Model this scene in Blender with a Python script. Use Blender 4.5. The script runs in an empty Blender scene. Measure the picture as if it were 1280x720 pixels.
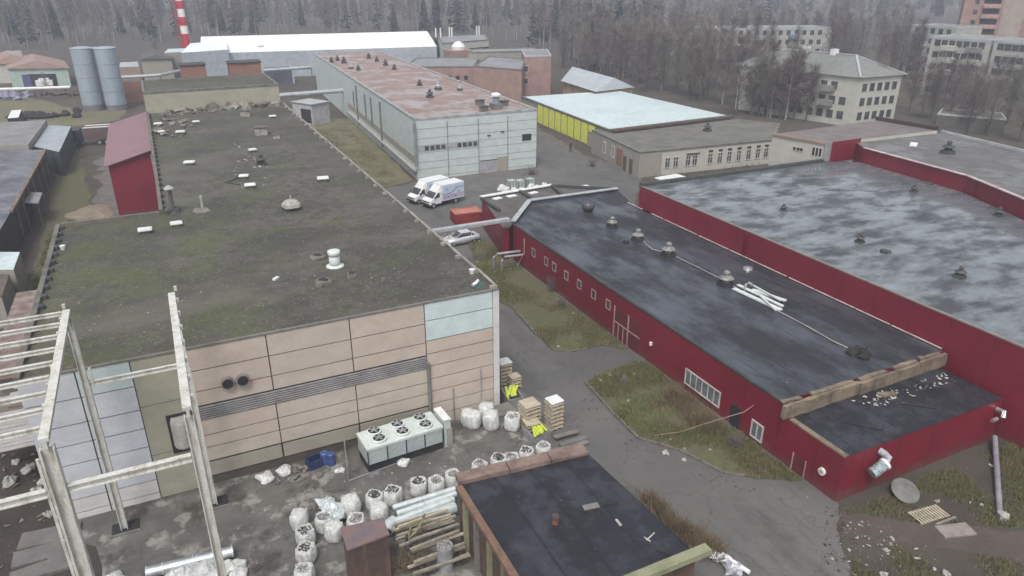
import bpy, bmesh, math, random
from mathutils import Vector, Matrix, noise
from mathutils.geometry import tessellate_polygon
rnd = random.Random(7)
C = bpy.context.scene.collection
sc = bpy.context.scene
# ------------------------------------------------------------------ camera survey (used to read places off the ground)
FPX = 911.0; CH = 28.0; PIT = math.radians(23.6); YAW = math.radians(25.8)
FW = (math.sin(YAW)*math.cos(PIT), math.cos(YAW)*math.cos(PIT), -math.sin(PIT))
RT = (math.cos(YAW), -math.sin(YAW), 0.0)
UP = (math.sin(YAW)*math.sin(PIT), math.cos(YAW)*math.sin(PIT), math.cos(PIT))
def P(x, y, z=0.0):
    u = (x-640)/FPX; v = (360-y)/FPX
    d = [FW[i]+u*RT[i]+v*UP[i] for i in range(3)]
    t = (z-CH)/d[2]
    return (d[0]*t, d[1]*t)
def PL(l, z=0.0): return [P(a, b, z) for a, b in l]
# ------------------------------------------------------------------ materials
def nd(nt, t, **kw):
    n = nt.nodes.new(t)
    for k, v in kw.items():
        if k in n.inputs: n.inputs[k].default_value = v
        else: setattr(n, k, v)
    return n
def mixc(nt, fac, a, b):
    m = nt.nodes.new('ShaderNodeMix'); m.data_type = 'RGBA'
    for s, val in ((0, fac), (6, a), (7, b)):
        if isinstance(val, bpy.types.NodeSocket): nt.links.new(val, m.inputs[s])
        elif isinstance(val, (float, int)): m.inputs[s].default_value = val
        else: m.inputs[s].default_value = (*val[:3], 1)
    return m.outputs[2]
def ramp(nt, sock, lo, hi, a=0.0, b=1.0):
    m = nt.nodes.new('ShaderNodeMapRange'); m.clamp = True
    m.inputs[1].default_value = lo; m.inputs[2].default_value = hi
    m.inputs[3].default_value = a; m.inputs[4].default_value = b
    nt.links.new(sock, m.inputs[0]); return m.outputs[0]
def noi(nt, vec, scale, detail=4, rough=.6, sc3=None):
    if sc3:
        mp = nt.nodes.new('ShaderNodeMapping'); mp.inputs['Scale'].default_value = sc3
        nt.links.new(vec, mp.inputs[0]); vec = mp.outputs[0]
    n = nt.nodes.new('ShaderNodeTexNoise'); n.inputs['Scale'].default_value = scale
    n.inputs['Detail'].default_value = detail; n.inputs['Roughness'].default_value = rough
    nt.links.new(vec, n.inputs['Vector']); return n.outputs[0]
def base(name, world=True):
    m = bpy.data.materials.new(name); m.use_nodes = True; nt = m.node_tree
    b = nt.nodes['Principled BSDF']
    if world: v = nt.nodes.new('ShaderNodeNewGeometry').outputs['Position']
    else: v = nt.nodes.new('ShaderNodeTexCoord').outputs['Object']
    return m, nt, b, v
def setc(nt, b, sock, val):
    i = b.inputs[sock]
    if isinstance(val, bpy.types.NodeSocket): nt.links.new(val, i)
    else: i.default_value = val if not isinstance(val, tuple) else (*val[:3], 1)
def bump(nt, b, h, strength=.4, dist=.05):
    n = nt.nodes.new('ShaderNodeBump'); n.inputs['Strength'].default_value = strength
    n.inputs['Distance'].default_value = dist
    nt.links.new(h, n.inputs['Height']); nt.links.new(n.outputs[0], b.inputs['Normal'])
MC = {}
def M(name, col, col2=None, rough=.8, metal=0.0, scale=1.0, world=True, bmp=.15, c=(.42, .62), sc3=None, dirt=None):
    """plain weathered surface: two tones mixed by noise plus fine grain"""
    if name in MC: return MC[name]
    m, nt, b, v = base(name, world)
    if col2 is None: col2 = tuple(x*.72 for x in col)
    f = ramp(nt, noi(nt, v, scale, 5, .65, sc3), c[0], c[1])
    k = mixc(nt, f, col, col2)
    g = ramp(nt, noi(nt, v, scale*9, 3, .6), .35, .7)
    k = mixc(nt, g, k, mixc(nt, .22, k, (0, 0, 0)))
    if dirt:
        h = ramp(nt, noi(nt, v, scale*2.3, 6, .7, (1, 1, .18)), .52, .72)
        k = mixc(nt, h, k, dirt)
    setc(nt, b, 'Base Color', k); b.inputs['Roughness'].default_value = rough
    b.inputs['Metallic'].default_value = metal
    if bmp: bump(nt, b, noi(nt, v, scale*6, 4, .6), bmp, .03)
    MC[name] = m; return m
# ---- special surfaces
def roof_moss():
    m, nt, b, v = base('mossy_bitumen_roof')
    k = mixc(nt, ramp(nt, noi(nt, v, .12, 6, .7), .4, .6), (.05, .048, .038), (.092, .088, .072))
    k = mixc(nt, ramp(nt, noi(nt, v, .9, 8, .75), .45, .62), k, (.045, .043, .034))
    sep = nt.nodes.new('ShaderNodeSeparateXYZ'); nt.links.new(v, sep.inputs[0])
    ms = noi(nt, v, .22, 7, .72)
    # moss sits thickest on the west end of the roof
    ad = nt.nodes.new('ShaderNodeMath'); ad.operation = 'ADD'
    nt.links.new(ms, ad.inputs[0]); nt.links.new(ramp(nt, sep.outputs[0], -9, 12, .11, -.04), ad.inputs[1])
    k = mixc(nt, ramp(nt, ad.outputs[0], .5, .66, 0, .75), k, (.075, .084, .028))
    k = mixc(nt, ramp(nt, noi(nt, v, 5.5, 4, .7), .58, .72), k, (.24, .225, .19)); k = mixc(nt, ramp(nt, noi(nt, v, 2.1, 6, .8), .55, .64, 0, .7), k, (.035, .032, .028)); k = mixc(nt, ramp(nt, noi(nt, v, .07, 5, .6, (1, 2, 1)), .5, .66, 0, .55), k, (.135, .128, .11))
    k = mixc(nt, ramp(nt, noi(nt, v, .5, 6, .7, (1, .25, 1)), .62, .72, 0, .5), k, (.055, .052, .05))
    setc(nt, b, 'Base Color', k); b.inputs['Roughness'].default_value = .85
    bump(nt, b, noi(nt, v, 3, 6, .75), .8, .08); return m
def roof_wet(name, dark, pale, thr, sc3, wet_r=.12, seam=True, soft=.1, spec=.75):
    m, nt, b, v = base(name)
    n1 = noi(nt, v, .16, 7, .68, sc3)
    wet = ramp(nt, n1, thr, thr+soft*.7)
    k = mixc(nt, ramp(nt, noi(nt, v, .5, 6, .7), .4, .62), dark, tuple(x*1.5 for x in dark))
    k = mixc(nt, ramp(nt, noi(nt, v, 2.2, 5, .7, (1, .2, 1)), .6, .75, 0, .6), k, tuple(x*2.3 for x in dark))
    if pale: k = mixc(nt, ramp(nt, n1, thr-.04, thr+.1+soft, 0, .8), k, pale)
    if seam:
        w = nt.nodes.new('ShaderNodeTexWave'); w.inputs['Scale'].default_value = .16; w.bands_direction = 'X'
        w.inputs['Distortion'].default_value = .6; w.inputs['Detail'].default_value = 2
        nt.links.new(v, w.inputs[0])
        k = mixc(nt, ramp(nt, w.outputs[1], .975, 1, 0, .55), k, tuple(x*.45 for x in dark))
    setc(nt, b, 'Base Color', k)
    setc(nt, b, 'Roughness', ramp(nt, wet, 0, 1, .62, wet_r))
    b.inputs['Specular IOR Level'].default_value = spec
    bump(nt, b, noi(nt, v, 2.5, 5, .7), .12, .03); return m
def ground_mat(name, a, bcol, grass, thr, litter=(.3, .28, .25), lt=.735):
    m, nt, b, v = base(name)
    k = mixc(nt, ramp(nt, noi(nt, v, .15, 7, .7), .4, .6), a, bcol)
    g = noi(nt, v, .28, 8, .72)
    k = mixc(nt, ramp(nt, g, thr, thr+.1), k, mixc(nt, ramp(nt, noi(nt, v, 1.4, 5, .7), .4, .65), grass, tuple(x*.55 for x in grass)))
    k = mixc(nt, ramp(nt, noi(nt, v, 3.7, 5, .75), lt, lt+.05), k, litter)
    k = mixc(nt, ramp(nt, noi(nt, v, 9, 4, .7), .4, .7, 0, .45), k, (.02, .018, .015))
    setc(nt, b, 'Base Color', k); b.inputs['Roughness'].default_value = .92
    bump(nt, b, noi(nt, v, 2.2, 7, .75), .9, .12); return m
def asphalt_mat():
    m, nt, b, v = base('worn_asphalt')
    k = mixc(nt, ramp(nt, noi(nt, v, .08, 6, .65), .38, .62), (.088, .086, .082), (.125, .12, .112))
    k = mixc(nt, ramp(nt, noi(nt, v, .35, 7, .75), .56, .7, 0, .7), k, (.07, .064, .056))
    vo = nt.nodes.new('ShaderNodeTexVoronoi'); vo.feature = 'DISTANCE_TO_EDGE'; vo.inputs['Scale'].default_value = .22
    nw = nt.nodes.new('ShaderNodeVectorMath'); nw.operation = 'ADD'
    nn = nt.nodes.new('ShaderNodeTexNoise'); nn.inputs['Scale'].default_value = .6; nn.inputs['Detail'].default_value = 5
    nt.links.new(v, nn.inputs['Vector']); mu = nt.nodes.new('ShaderNodeVectorMath'); mu.operation = 'SCALE'; mu.inputs['Scale'].default_value = 2.5
    nt.links.new(nn.outputs['Color'], mu.inputs[0]); nt.links.new(v, nw.inputs[0]); nt.links.new(mu.outputs[0], nw.inputs[1])
    nt.links.new(nw.outputs[0], vo.inputs['Vector'])
    k = mixc(nt, ramp(nt, vo.outputs['Distance'], .0, .012, .55, 0), k, (.045, .043, .04))
    k = mixc(nt, ramp(nt, noi(nt, v, .22, 6, .7, (1.8, .35, 1)), .55, .64, 0, .5), k, (.055, .05, .045)); k = mixc(nt, ramp(nt, noi(nt, v, 1.5, 6, .8), .58, .68, 0, .5), k, (.15, .14, .125)); k = mixc(nt, ramp(nt, noi(nt, v, 6, 4, .7), .64, .74, 0, .7), k, (.2, .195, .18))
    setc(nt, b, 'Base Color', k)
    setc(nt, b, 'Roughness', ramp(nt, noi(nt, v, .3, 5, .6), .52, .66, .75, .4))
    bump(nt, b, noi(nt, v, 14, 4, .7), .25, .02); return m
def yard_mat():
    m, nt, b, v = base('stained_concrete_yard')
    n1 = noi(nt, v, .33, 8, .7, (1, 1.3, 1))
    k = mixc(nt, ramp(nt, n1, .44, .56), (.088, .082, .074), (.12, .116, .105))
    k = mixc(nt, ramp(nt, noi(nt, v, .55, 8, .66), .53, .6, 0, .8), k, (.27, .26, .235))
    k = mixc(nt, ramp(nt, noi(nt, v, .25, 7, .7, (1.4, 1, 1)), .53, .62, 0, .85), k, (.045, .04, .034))
    k = mixc(nt, ramp(nt, noi(nt, v, 7, 4, .7), .6, .75, 0, .5), k, (.2, .19, .17))
    br = nt.nodes.new('ShaderNodeTexBrick'); br.inputs['Scale'].default_value = .16; br.inputs['Mortar Size'].default_value = .008
    br.inputs['Color1'].default_value = (0, 0, 0, 1); br.inputs['Color2'].default_value = (0, 0, 0, 1); br.inputs['Mortar'].default_value = (1, 1, 1, 1)
    nt.links.new(v, br.inputs['Vector'])
    k = mixc(nt, ramp(nt, br.outputs['Fac'], 0, 1, 0, .18), k, (.04, .038, .033))
    setc(nt, b, 'Base Color', k)
    setc(nt, b, 'Roughness', ramp(nt, noi(nt, v, .5, 6, .6), .5, .6, .8, .32))
    bump(nt, b, noi(nt, v, 6, 5, .7), .3, .03); return m
def panel_mat(name, col, stain=(.2, .17, .14)):
    m, nt, b, v = base(name)
    k = mixc(nt, ramp(nt, noi(nt, v, .7, 6, .7, (1, 1, 1.6)), .38, .66), col, tuple(x*.84 for x in col))
    k = mixc(nt, ramp(nt, noi(nt, v, 1.1, 7, .75, (2.2, 2.2, .25)), .6, .78, 0, .55), k, stain)
    k = mixc(nt, ramp(nt, noi(nt, v, 12, 3, .6), .5, .8, 0, .25), k, (.1, .1, .1))
    setc(nt, b, 'Base Color', k); b.inputs['Roughness'].default_value = .75
    bump(nt, b, noi(nt, v, 14, 3, .6), .15, .02); return m
def crimson_mat():
    m, nt, b, v = base('crimson_profiled_sheet')
    col = (.18, .0115, .026)
    k = mixc(nt, ramp(nt, noi(nt, v, .3, 6, .7), .4, .65), col, (.15, .0095, .021))
    k = mixc(nt, ramp(nt, noi(nt, v, 1.3, 6, .75, (1.5, 1.5, .2)), .58, .78, 0, .35), k, (.09, .035, .035))
    w = nt.nodes.new('ShaderNodeTexWave'); w.inputs['Scale'].default_value = 2.2; w.bands_direction = 'DIAGONAL'
    mp = nt.nodes.new('ShaderNodeMapping'); mp.inputs['Scale'].default_value = (1, 1, .0); nt.links.new(v, mp.inputs[0]); nt.links.new(mp.outputs[0], w.inputs[0])
    sep = nt.nodes.new('ShaderNodeSeparateXYZ'); nt.links.new(v, sep.inputs[0])
    ad = nt.nodes.new('ShaderNodeMath'); ad.operation = 'ADD'; nt.links.new(noi(nt, v, 1.1, 6, .75), ad.inputs[0]); nt.links.new(ramp(nt, sep.outputs[2], 0, 1.3, .22, -.2), ad.inputs[1])
    k = mixc(nt, ramp(nt, ad.outputs[0], .5, .7, 0, .6), k, (.1, .075, .06))
    for d_ in ('X', 'Y'):
        w2 = nt.nodes.new('ShaderNodeTexWave'); w2.wave_profile = 'SAW'; w2.bands_direction = d_; w2.inputs['Scale'].default_value = .105; nt.links.new(v, w2.inputs[0])
        k = mixc(nt, ramp(nt, w2.outputs[1], .955, .965, 0, .4), k, (.05, .008, .014))
    k = mixc(nt, ramp(nt, noi(nt, v, .18, 3, .5), .5, .7, 0, .45), k, (.23, .022, .038))
    setc(nt, b, 'Base Color', k); b.inputs['Roughness'].default_value = .48
    bump(nt, b, w.outputs[1], .25, .015); return m
def brick_mat(name, col):
    m, nt, b, v = base(name)
    k = mixc(nt, ramp(nt, noi(nt, v, .5, 6, .7), .4, .64), col, tuple(x*.7 for x in col))
    w = nt.nodes.new('ShaderNodeTexWave'); w.bands_direction = 'Z'; w.inputs['Scale'].default_value = 1.6; nt.links.new(v, w.inputs[0])
    k = mixc(nt, ramp(nt, w.outputs[1], .8, 1, 0, .35), k, (.35, .31, .28))
    k = mixc(nt, ramp(nt, noi(nt, v, 7, 3, .6), .5, .7, 0, .4), k, tuple(x*.6 for x in col))
    setc(nt, b, 'Base Color', k); b.inputs['Roughness'].default_value = .85
    return m
def corr_mat(name, col, sc_=1.2, d='X', col2=None, rough=.45, metal=0.0):
    m, nt, b, v = base(name)
    k = mixc(nt, ramp(nt, noi(nt, v, .35, 6, .7), .4, .62), col, col2 or tuple(x*.75 for x in col))
    w = nt.nodes.new('ShaderNodeTexWave'); w.bands_direction = d; w.inputs['Scale'].default_value = sc_; nt.links.new(v, w.inputs[0])
    k = mixc(nt, ramp(nt, w.outputs[1], .6, 1, 0, .3), k, tuple(x*.5 for x in col))
    setc(nt, b, 'Base Color', k); b.inputs['Roughness'].default_value = rough; b.inputs['Metallic'].default_value = metal
    bump(nt, b, w.outputs[1], .5, .04); return m
mROOFM = roof_moss()
mROOFLOW = roof_wet('damp_felt_painted_sheen', (.012, .013, .016), (.1, .113, .135), .44, (1.8, .8, 1), .3, spec=.6, soft=.16)  # pale tone paints the broad bluish sky sheen onto the damp felt
mROOFBIG = roof_wet('puddled_roof_painted_sheen', (.032, .037, .04), (.27, .295, .31), .42, (1.4, 2.6, 1), .1, seam=False, soft=.18)  # pale tone paints the sky reflected by the puddles into the colour
mROOFE = roof_wet('weathered_grey_felt_roof', (.085, .082, .078), (.16, .155, .15), .5, (1, 1, 1), .35)
mROOFS = roof_wet('patched_black_felt_roof', (.011, .011, .015), (.055, .056, .068), .5, (3, 3, 1), .42, spec=.45)
mROOFW = roof_wet('rusty_pink_roof', (.2, .135, .115), (.36, .35, .35), .5, (1.5, 1.2, 1), .35, seam=False)
mASPH = asphalt_mat(); mYARD = yard_mat()
mGROUND = ground_mat('rough_ground', (.06, .05, .04), (.085, .072, .056), (.085, .085, .035), .53)
mGRASS = ground_mat('autumn_verge', (.12, .105, .068), (.1, .1, .05), (.125, .135, .05), .47)
mFIELD = ground_mat('yellowed_grass_field', (.19, .165, .1), (.14, .13, .075), (.15, .155, .07), .48)
mMUD = ground_mat('dark_muddy_ground', (.04, .032, .026), (.065, .055, .045), (.06, .055, .035), .62)
mBEIGE = panel_mat('beige_pink_panel', (.5, .42, .36)); mBEIGE2 = panel_mat('beige_panel', (.475, .415, .355))
mBLUEP = panel_mat('pale_teal_panel', (.54, .63, .63)); mBLUEG = panel_mat('pale_blue_grey_panel', (.56, .58, .61))
mWHITEP = panel_mat('pale_mint_panel', (.5, .56, .54)); mYELP = panel_mat('mustard_render_panel', (.34, .325, .255))
mTAN = panel_mat('tan_panel', (.31, .29, .235), (.14, .12, .1)); mGREYP = panel_mat('grey_white_panel', (.6, .59, .57))
mCRIM = crimson_mat()
mBRICK = brick_mat('orange_red_brick', (.25, .125, .09)); mBRICKP = brick_mat('pink_brick', (.34, .215, .18))
mCREAM = panel_mat('cream_render', (.46, .455, .4)); mCONC = panel_mat('old_grey_render', (.3, .28, .24))
mAPT = panel_mat('grey_white_apartment_panel', (.42, .41, .38))
mYELLOW = M('yellow_green_sheet', (.76, .77, .1), (.66, .68, .1), .6)
mSNOWROOF = M('pale_blue_white_roof', (.58, .68, .68), (.52, .62, .63), .4, 0, .15)
mWHITEROOF = M('bright_white_roof', (.85, .88, .86), (.78, .82, .8), .5, scale=.2)
mGALV = M('galvanised_steel', (.62, .65, .66), (.48, .5, .52), .35, .75, 1.2, bmp=.05)
mDUCT = M('pale_duct_metal', (.7, .76, .75), (.56, .62, .62), .42, .35, 2)
mFRAME = M('flaking_white_steel_paint', (.62, .62, .58), (.5, .49, .43), .6, 0, 1.5, c=(.45, .65), dirt=(.26, .21, .14))
mWHITE = M('white_paint', (.78, .79, .77), (.68, .69, .67), .5, scale=.8)
mDARK = M('dark_recess', (.02, .02, .022), (.03, .03, .03), .8)
mBLACKR = M('black_rubber', (.02, .02, .02), (.035, .035, .035), .85)
mGLASS = M('dull_window_glass', (.05, .055, .06), (.09, .1, .1), .15, 0, .8, bmp=0)
mGLASSL = M('pale_window_glass', (.2, .22, .22), (.1, .11, .11), .2, 0, .8, bmp=0)
mFRW = M('window_frame_white', (.6, .58, .55), None, .6)
mFRP = M('pinkish_window_trim', (.42, .28, .26), None, .6)
mPARA = M('grey_parapet_metal', (.2, .2, .19), (.13, .125, .115), .6, .2, 1)
mPARAD = M('dark_parapet_felt', (.045, .05, .05), (.07, .075, .07), .7, 0, 1)
mCOPING = M('pale_metal_coping', (.5, .53, .54), (.4, .42, .42), .4, .2, 1)
mRUST = M('rusty_brown_metal', (.11, .07, .055), (.075, .055, .05), .75, .1, 1.2, dirt=(.16, .1, .065))
mCORN = M('weathered_tan_concrete', (.235, .185, .13), (.15, .115, .085), .85, 0, .9, bmp=.5, dirt=(.06, .045, .035))
mGREENC = M('mossy_concrete_slab', (.27, .27, .17), (.19, .2, .11), .85, 0, 1, bmp=.4)
mSLAB = M('grey_concrete_slab', (.2, .185, .165), (.14, .13, .115), .85, 0, 1, bmp=.4)
mKERB = M('worn_kerb_stone', (.16, .15, .13), (.11, .1, .085), .85, 0, 1.5, bmp=.4)
mWOOD = M('weathered_wood', (.33, .3, .24), (.22, .195, .15), .8, 0, 3)
mPALWOOD = M('pale_pallet_wood', (.5, .44, .33), (.38, .33, .24), .8, 0, 3)
mLIME = M('lime_yellow_wrap', (.58, .68, .06), (.5, .6, .08), .5, 0, 2)
mBAG = M('white_woven_bag', (.68, .69, .67), (.46, .47, .46), .6, 0, 3, world=False, bmp=.9, dirt=(.33, .31, .27))
mBAGD = M('dark_scrap_filling', (.05, .05, .048), (.3, .3, .28), .8, 0, 9, world=False, bmp=.8, c=(.55, .62))
mBAGG = M('grey_scrap_filling', (.3, .3, .28), (.1, .1, .095), .8, 0, 8, world=False, bmp=.8)
mBLUE = M('faded_blue_plastic', (.05, .1, .28), (.04, .07, .18), .4, 0, 2)
mTARP = M('lilac_tarpaulin', (.26, .25, .34), (.17, .17, .25), .5, 0, .8)
mPINKROOF = corr_mat('faded_burgundy_sheet_roof', (.25, .13, .15), .5, 'Y', (.2, .11, .125))
mSLATE = corr_mat('grey_asbestos_sheet', (.25, .25, .25), .9, 'Y', (.17, .17, .17), .8)
mSLATED = corr_mat('dark_wet_asbestos_sheet', (.075, .078, .09), .5, 'Y', (.19, .19, .21), .45)
mSTRIP = M('mixed_roof_boards', (.36, .22, .17), (.46, .44, .44), .8, 0, 1.2, sc3=(.15, 2.2, 1), c=(.46, .54))
mSILO = M('silo_blue_grey_steel', (.33, .39, .44), (.27, .33, .38), .5, 0, .4, sc3=(1, 1, .25))
mRED = M('signal_red_paint', (.5, .03, .04), None, .5, scale=.5)
mSALMON = M('faded_red_container', (.42, .14, .1), (.5, .22, .18), .6, 0, .6)
mCONTR = M('dark_red_container', (.25, .03, .03), None, .6, 0, .6)
mTRAIL = M('brown_wagon_side', (.15, .1, .09), (.11, .075, .07), .7, 0, .8)
mHILLG = M('pale_green_shed_wall', (.38, .48, .42), (.33, .4, .37), .7)
mORROOF = M('faded_terracotta_roof', (.33, .22, .18), (.27, .2, .17), .8, 0, .5)
mGREYROOF = corr_mat('grey_green_sheet_roof', (.2, .215, .2), .4, 'X', (.17, .18, .17))
mCARPAINT = M('silver_car_paint', (.7, .71, .73), (.62, .63, .66), .3, .3, .6, bmp=0)
mVANW = M('white_van_paint', (.8, .81, .8), (.74, .75, .74), .3, 0, .6, bmp=0)
mVANB = M('pale_blue_livery', (.55, .64, .74), (.5, .6, .7), .4, 0, .6, bmp=0)
mVANS = M('deep_blue_swoosh', (.12, .3, .5), None, .4, 0, .6, bmp=0)
mVANP = M('violet_product_print', (.24, .2, .33), (.5, .42, .55), .5, 0, 3, bmp=0, c=(.48, .54))
mCLOTH = M('dark_clothes', (.025, .025, .03), None, .9); mSKIN = M('skin', (.45, .3, .23), None, .6)
mBARK = M('grey_bark', (.10, .09, .08), (.07, .06, .052), .9, 0, 3, world=False)
mBIRCH = M('pale_birch_bark', (.38, .36, .34), (.14, .12, .11), .85, 0, 2.5, world=False)
mTWIG = M('brown_twigs', (.175, .148, .138), (.135, .114, .108), .9, 0, .3, bmp=0)
mTWIGG = M('greenish_grey_twigs', (.24, .22, .185), (.18, .165, .14), .9, 0, .3, bmp=0)
mSPRUCE = M('spruce_needles', (.03, .048, .042), (.022, .036, .032), .9, 0, .3, bmp=0)
mDRY = M('dry_weed_stalks', (.2, .15, .085), (.14, .1, .06), .9, 0, .6, bmp=0)
mBLADE = M('grass_blades', (.13, .14, .05), (.17, .145, .07), .9, 0, .4, bmp=0)
mLITTER = M('pale_rubble', (.45, .44, .41), (.3, .29, .26), .8, 0, 3)
mSAND = M('sand_heap', (.24, .2, .15), (.2, .165, .12), .95, 0, 2)
mINSUL = M('white_plank', (.66, .7, .67), (.55, .6, .57), .6, 0, 1)
# ------------------------------------------------------------------ mesh helpers
def link(name, bm, mats, parent=None, smooth=False):
    me = bpy.data.meshes.new(name); bm.normal_update(); bm.to_mesh(me); bm.free()
    for m in (mats if isinstance(mats, (list, tuple)) else [mats]): me.materials.append(m)
    if smooth:
        for p in me.polygons: p.use_smooth = True
    o = bpy.data.objects.new(name, me); C.objects.link(o)
    if parent: o.parent = parent
    return o
def tag(o, label, cat, group=None):
    o['label'] = label; o['category'] = cat
    if group: o['group'] = group
    return o
def thing(name, label, cat, loc=(0, 0, 0), rz=0, group=None):
    o = bpy.data.objects.new(name, None); C.objects.link(o); o.location = loc; o.rotation_euler = (0, 0, rz)
    o.empty_display_size = .3
    return tag(o, label, cat, group)
def part(name, bm, mats, par, smooth=False):
    """bm in world coordinates unless the thing stands elsewhere; converts into the thing's frame"""
    o = link(name, bm, mats, par, smooth)
    return o
def toloc(par, bm):
    r = par.matrix_basis if par.parent is None else par.parent.matrix_basis
    bm.transform(r.inverted()); return bm
def wpart(name, bm, mats, par, smooth=False):
    """part whose bmesh was built in world coordinates"""
    return link(name, toloc(par, bm), mats, par, smooth)
def struct(name, bm, mats, stuff=False):
    o = link(name, bm, mats); o['kind'] = 'stuff' if stuff else 'structure'; return o
def NB(): return bmesh.new()
def box(bm, c, s, rz=0, mi=0, rot=None, taper=1.0):
    vs = []
    R = rot or Matrix.Rotation(rz, 3, 'Z')
    for z in (-1, 1):
        t = taper if z > 0 else 1.0
        for x, y in ((-1, -1), (1, -1), (1, 1), (-1, 1)):
            vs.append(bm.verts.new(Vector(c)+R@Vector((x*s[0]/2*t, y*s[1]/2*t, z*s[2]/2))))
    for f in ((0, 3, 2, 1), (4, 5, 6, 7), (0, 1, 5, 4), (1, 2, 6, 5), (2, 3, 7, 6), (3, 0, 4, 7)):
        q = bm.faces.new([vs[i] for i in f]); q.material_index = mi
    return bm
def beam(bm, a, b, w, h, mi=0):
    a = Vector(a); b = Vector(b); d = b-a; L = d.length
    q = d.to_track_quat('X', 'Z').to_matrix()
    return box(bm, (a+b)/2, (L, w, h), rot=q, mi=mi)
def tube(bm, pts, r, n=8, mi=0, cap=True, r2=None):
    pts = [Vector(p) for p in pts]; rings = []; up = Vector((0, 0, 1))
    for i, p in enumerate(pts):
        d = (pts[min(i+1, len(pts)-1)]-pts[max(i-1, 0)]).normalized()
        u = d.cross(up if abs(d.z) < .95 else Vector((1, 0, 0))).normalized(); v = d.cross(u)
        rr = r if r2 is None else r+(r2-r)*i/(len(pts)-1)
        rings.append([bm.verts.new(p+(u*math.cos(k*2*math.pi/n)+v*math.sin(k*2*math.pi/n))*rr) for k in range(n)])
    for a, b in zip(rings, rings[1:]):
        for k in range(n):
            f = bm.faces.new((a[k], a[(k+1) % n], b[(k+1) % n], b[k])); f.material_index = mi
    if cap:
        for q in (rings[0][::-1], rings[-1]):
            try: bm.faces.new(q).material_index = mi
            except ValueError: pass
    return bm
def lathe(bm, c, prof, n=16, mi=0, jit=0, seed=0, sq=0):
    """prof = [(r, z)...]"""
    rings = []; c = Vector(c)
    for j, (r, z) in enumerate(prof):
        ring = []
        for k in range(n):
            a = k*2*math.pi/n
            q = 1+jit*noise.noise(Vector((math.cos(a)*1.5+seed*7.1, math.sin(a)*1.5, z*1.6)))
            s = 1+sq*(abs(math.sin(2*a))**2)*.18
            ring.append(bm.verts.new(c+Vector((r*q*s*math.cos(a), r*q*s*math.sin(a), z+jit*.25*noise.noise(Vector((a*2, z*3, seed)))))))
        rings.append(ring)
    for a, b in zip(rings, rings[1:]):
        for k in range(n):
            f = bm.faces.new((a[k], a[(k+1) % n], b[(k+1) % n], b[k])); f.material_index = mi
    f = bm.faces.new(rings[-1]); f.material_index = mi
    f = bm.faces.new(rings[0][::-1]); f.material_index = mi
    return bm
def area(p): return sum(p[i][0]*p[(i+1) % len(p)][1]-p[(i+1) % len(p)][0]*p[i][1] for i in range(len(p)))/2
def ccw(p): return list(p) if area(p) > 0 else list(p)[::-1]
def inset(poly, d):
    n = len(poly); out = []
    for i in range(n):
        a = Vector(poly[i-1][:2]); b = Vector(poly[i][:2]); c = Vector(poly[(i+1) % n][:2])
        e1 = (b-a).normalized(); e2 = (c-b).normalized()
        n1 = Vector((-e1.y, e1.x)); n2 = Vector((-e2.y, e2.x))
        k = 1+n1.dot(n2)
        m = (n1+n2)/max(k, .25)
        out.append((b+m*d)[:])
    return out
def prism(bm, poly, z0, z1, mi=0, top=True, bot=True, mit=None):
    poly = ccw(poly); n = len(poly)
    zz = z1 if isinstance(z1, (list, tuple)) else [z1]*n
    A = [bm.verts.new((p[0], p[1], z0)) for p in poly]; B = [bm.verts.new((p[0], p[1], zz[i])) for i, p in enumerate(poly)]
    for i in range(n):
        f = bm.faces.new((A[i], A[(i+1) % n], B[(i+1) % n], B[i])); f.material_index = mi
    if top: bm.faces.new(B).material_index = mi if mit is None else mit
    if bot: bm.faces.new(A[::-1]).material_index = mi
    return bm
def ringwall(bm, poly, w, z0, z1, mi=0, out=0.0):
    poly = ccw(poly); O = inset(poly, -out) if out else poly; I = inset(poly, w)
    n = len(poly); vs = []
    for z in (z0, z1):
        vs.append([bm.verts.new((p[0], p[1], z)) for p in O]); vs.append([bm.verts.new((p[0], p[1], z)) for p in I])
    o0, i0, o1, i1 = vs
    for i in range(n):
        j = (i+1) % n
        for q in ((o0[i], o0[j], o1[j], o1[i]), (i0[j], i0[i], i1[i], i1[j]), (o1[i], o1[j], i1[j], i1[i]), (o0[j], o0[i], i0[i], i0[j])):
            bm.faces.new(q).material_index = mi
    return bm
def wbox(bm, a, b, u0, u1, z0, z1, d0, d1, mi=0):
    """box on the wall a->b (outside on the right-hand side), u metres along it"""
    a = Vector(a[:2]); b = Vector(b[:2]); e = (b-a).normalized(); nrm = Vector((e.y, -e.x))
    c = a+e*(u0+u1)/2+nrm*(d0+d1)/2
    ang = math.atan2(e.y, e.x)
    return box(bm, (c.x, c.y, (z0+z1)/2), (abs(u1-u0), abs(d1-d0), z1-z0), rz=ang, mi=mi)
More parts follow.
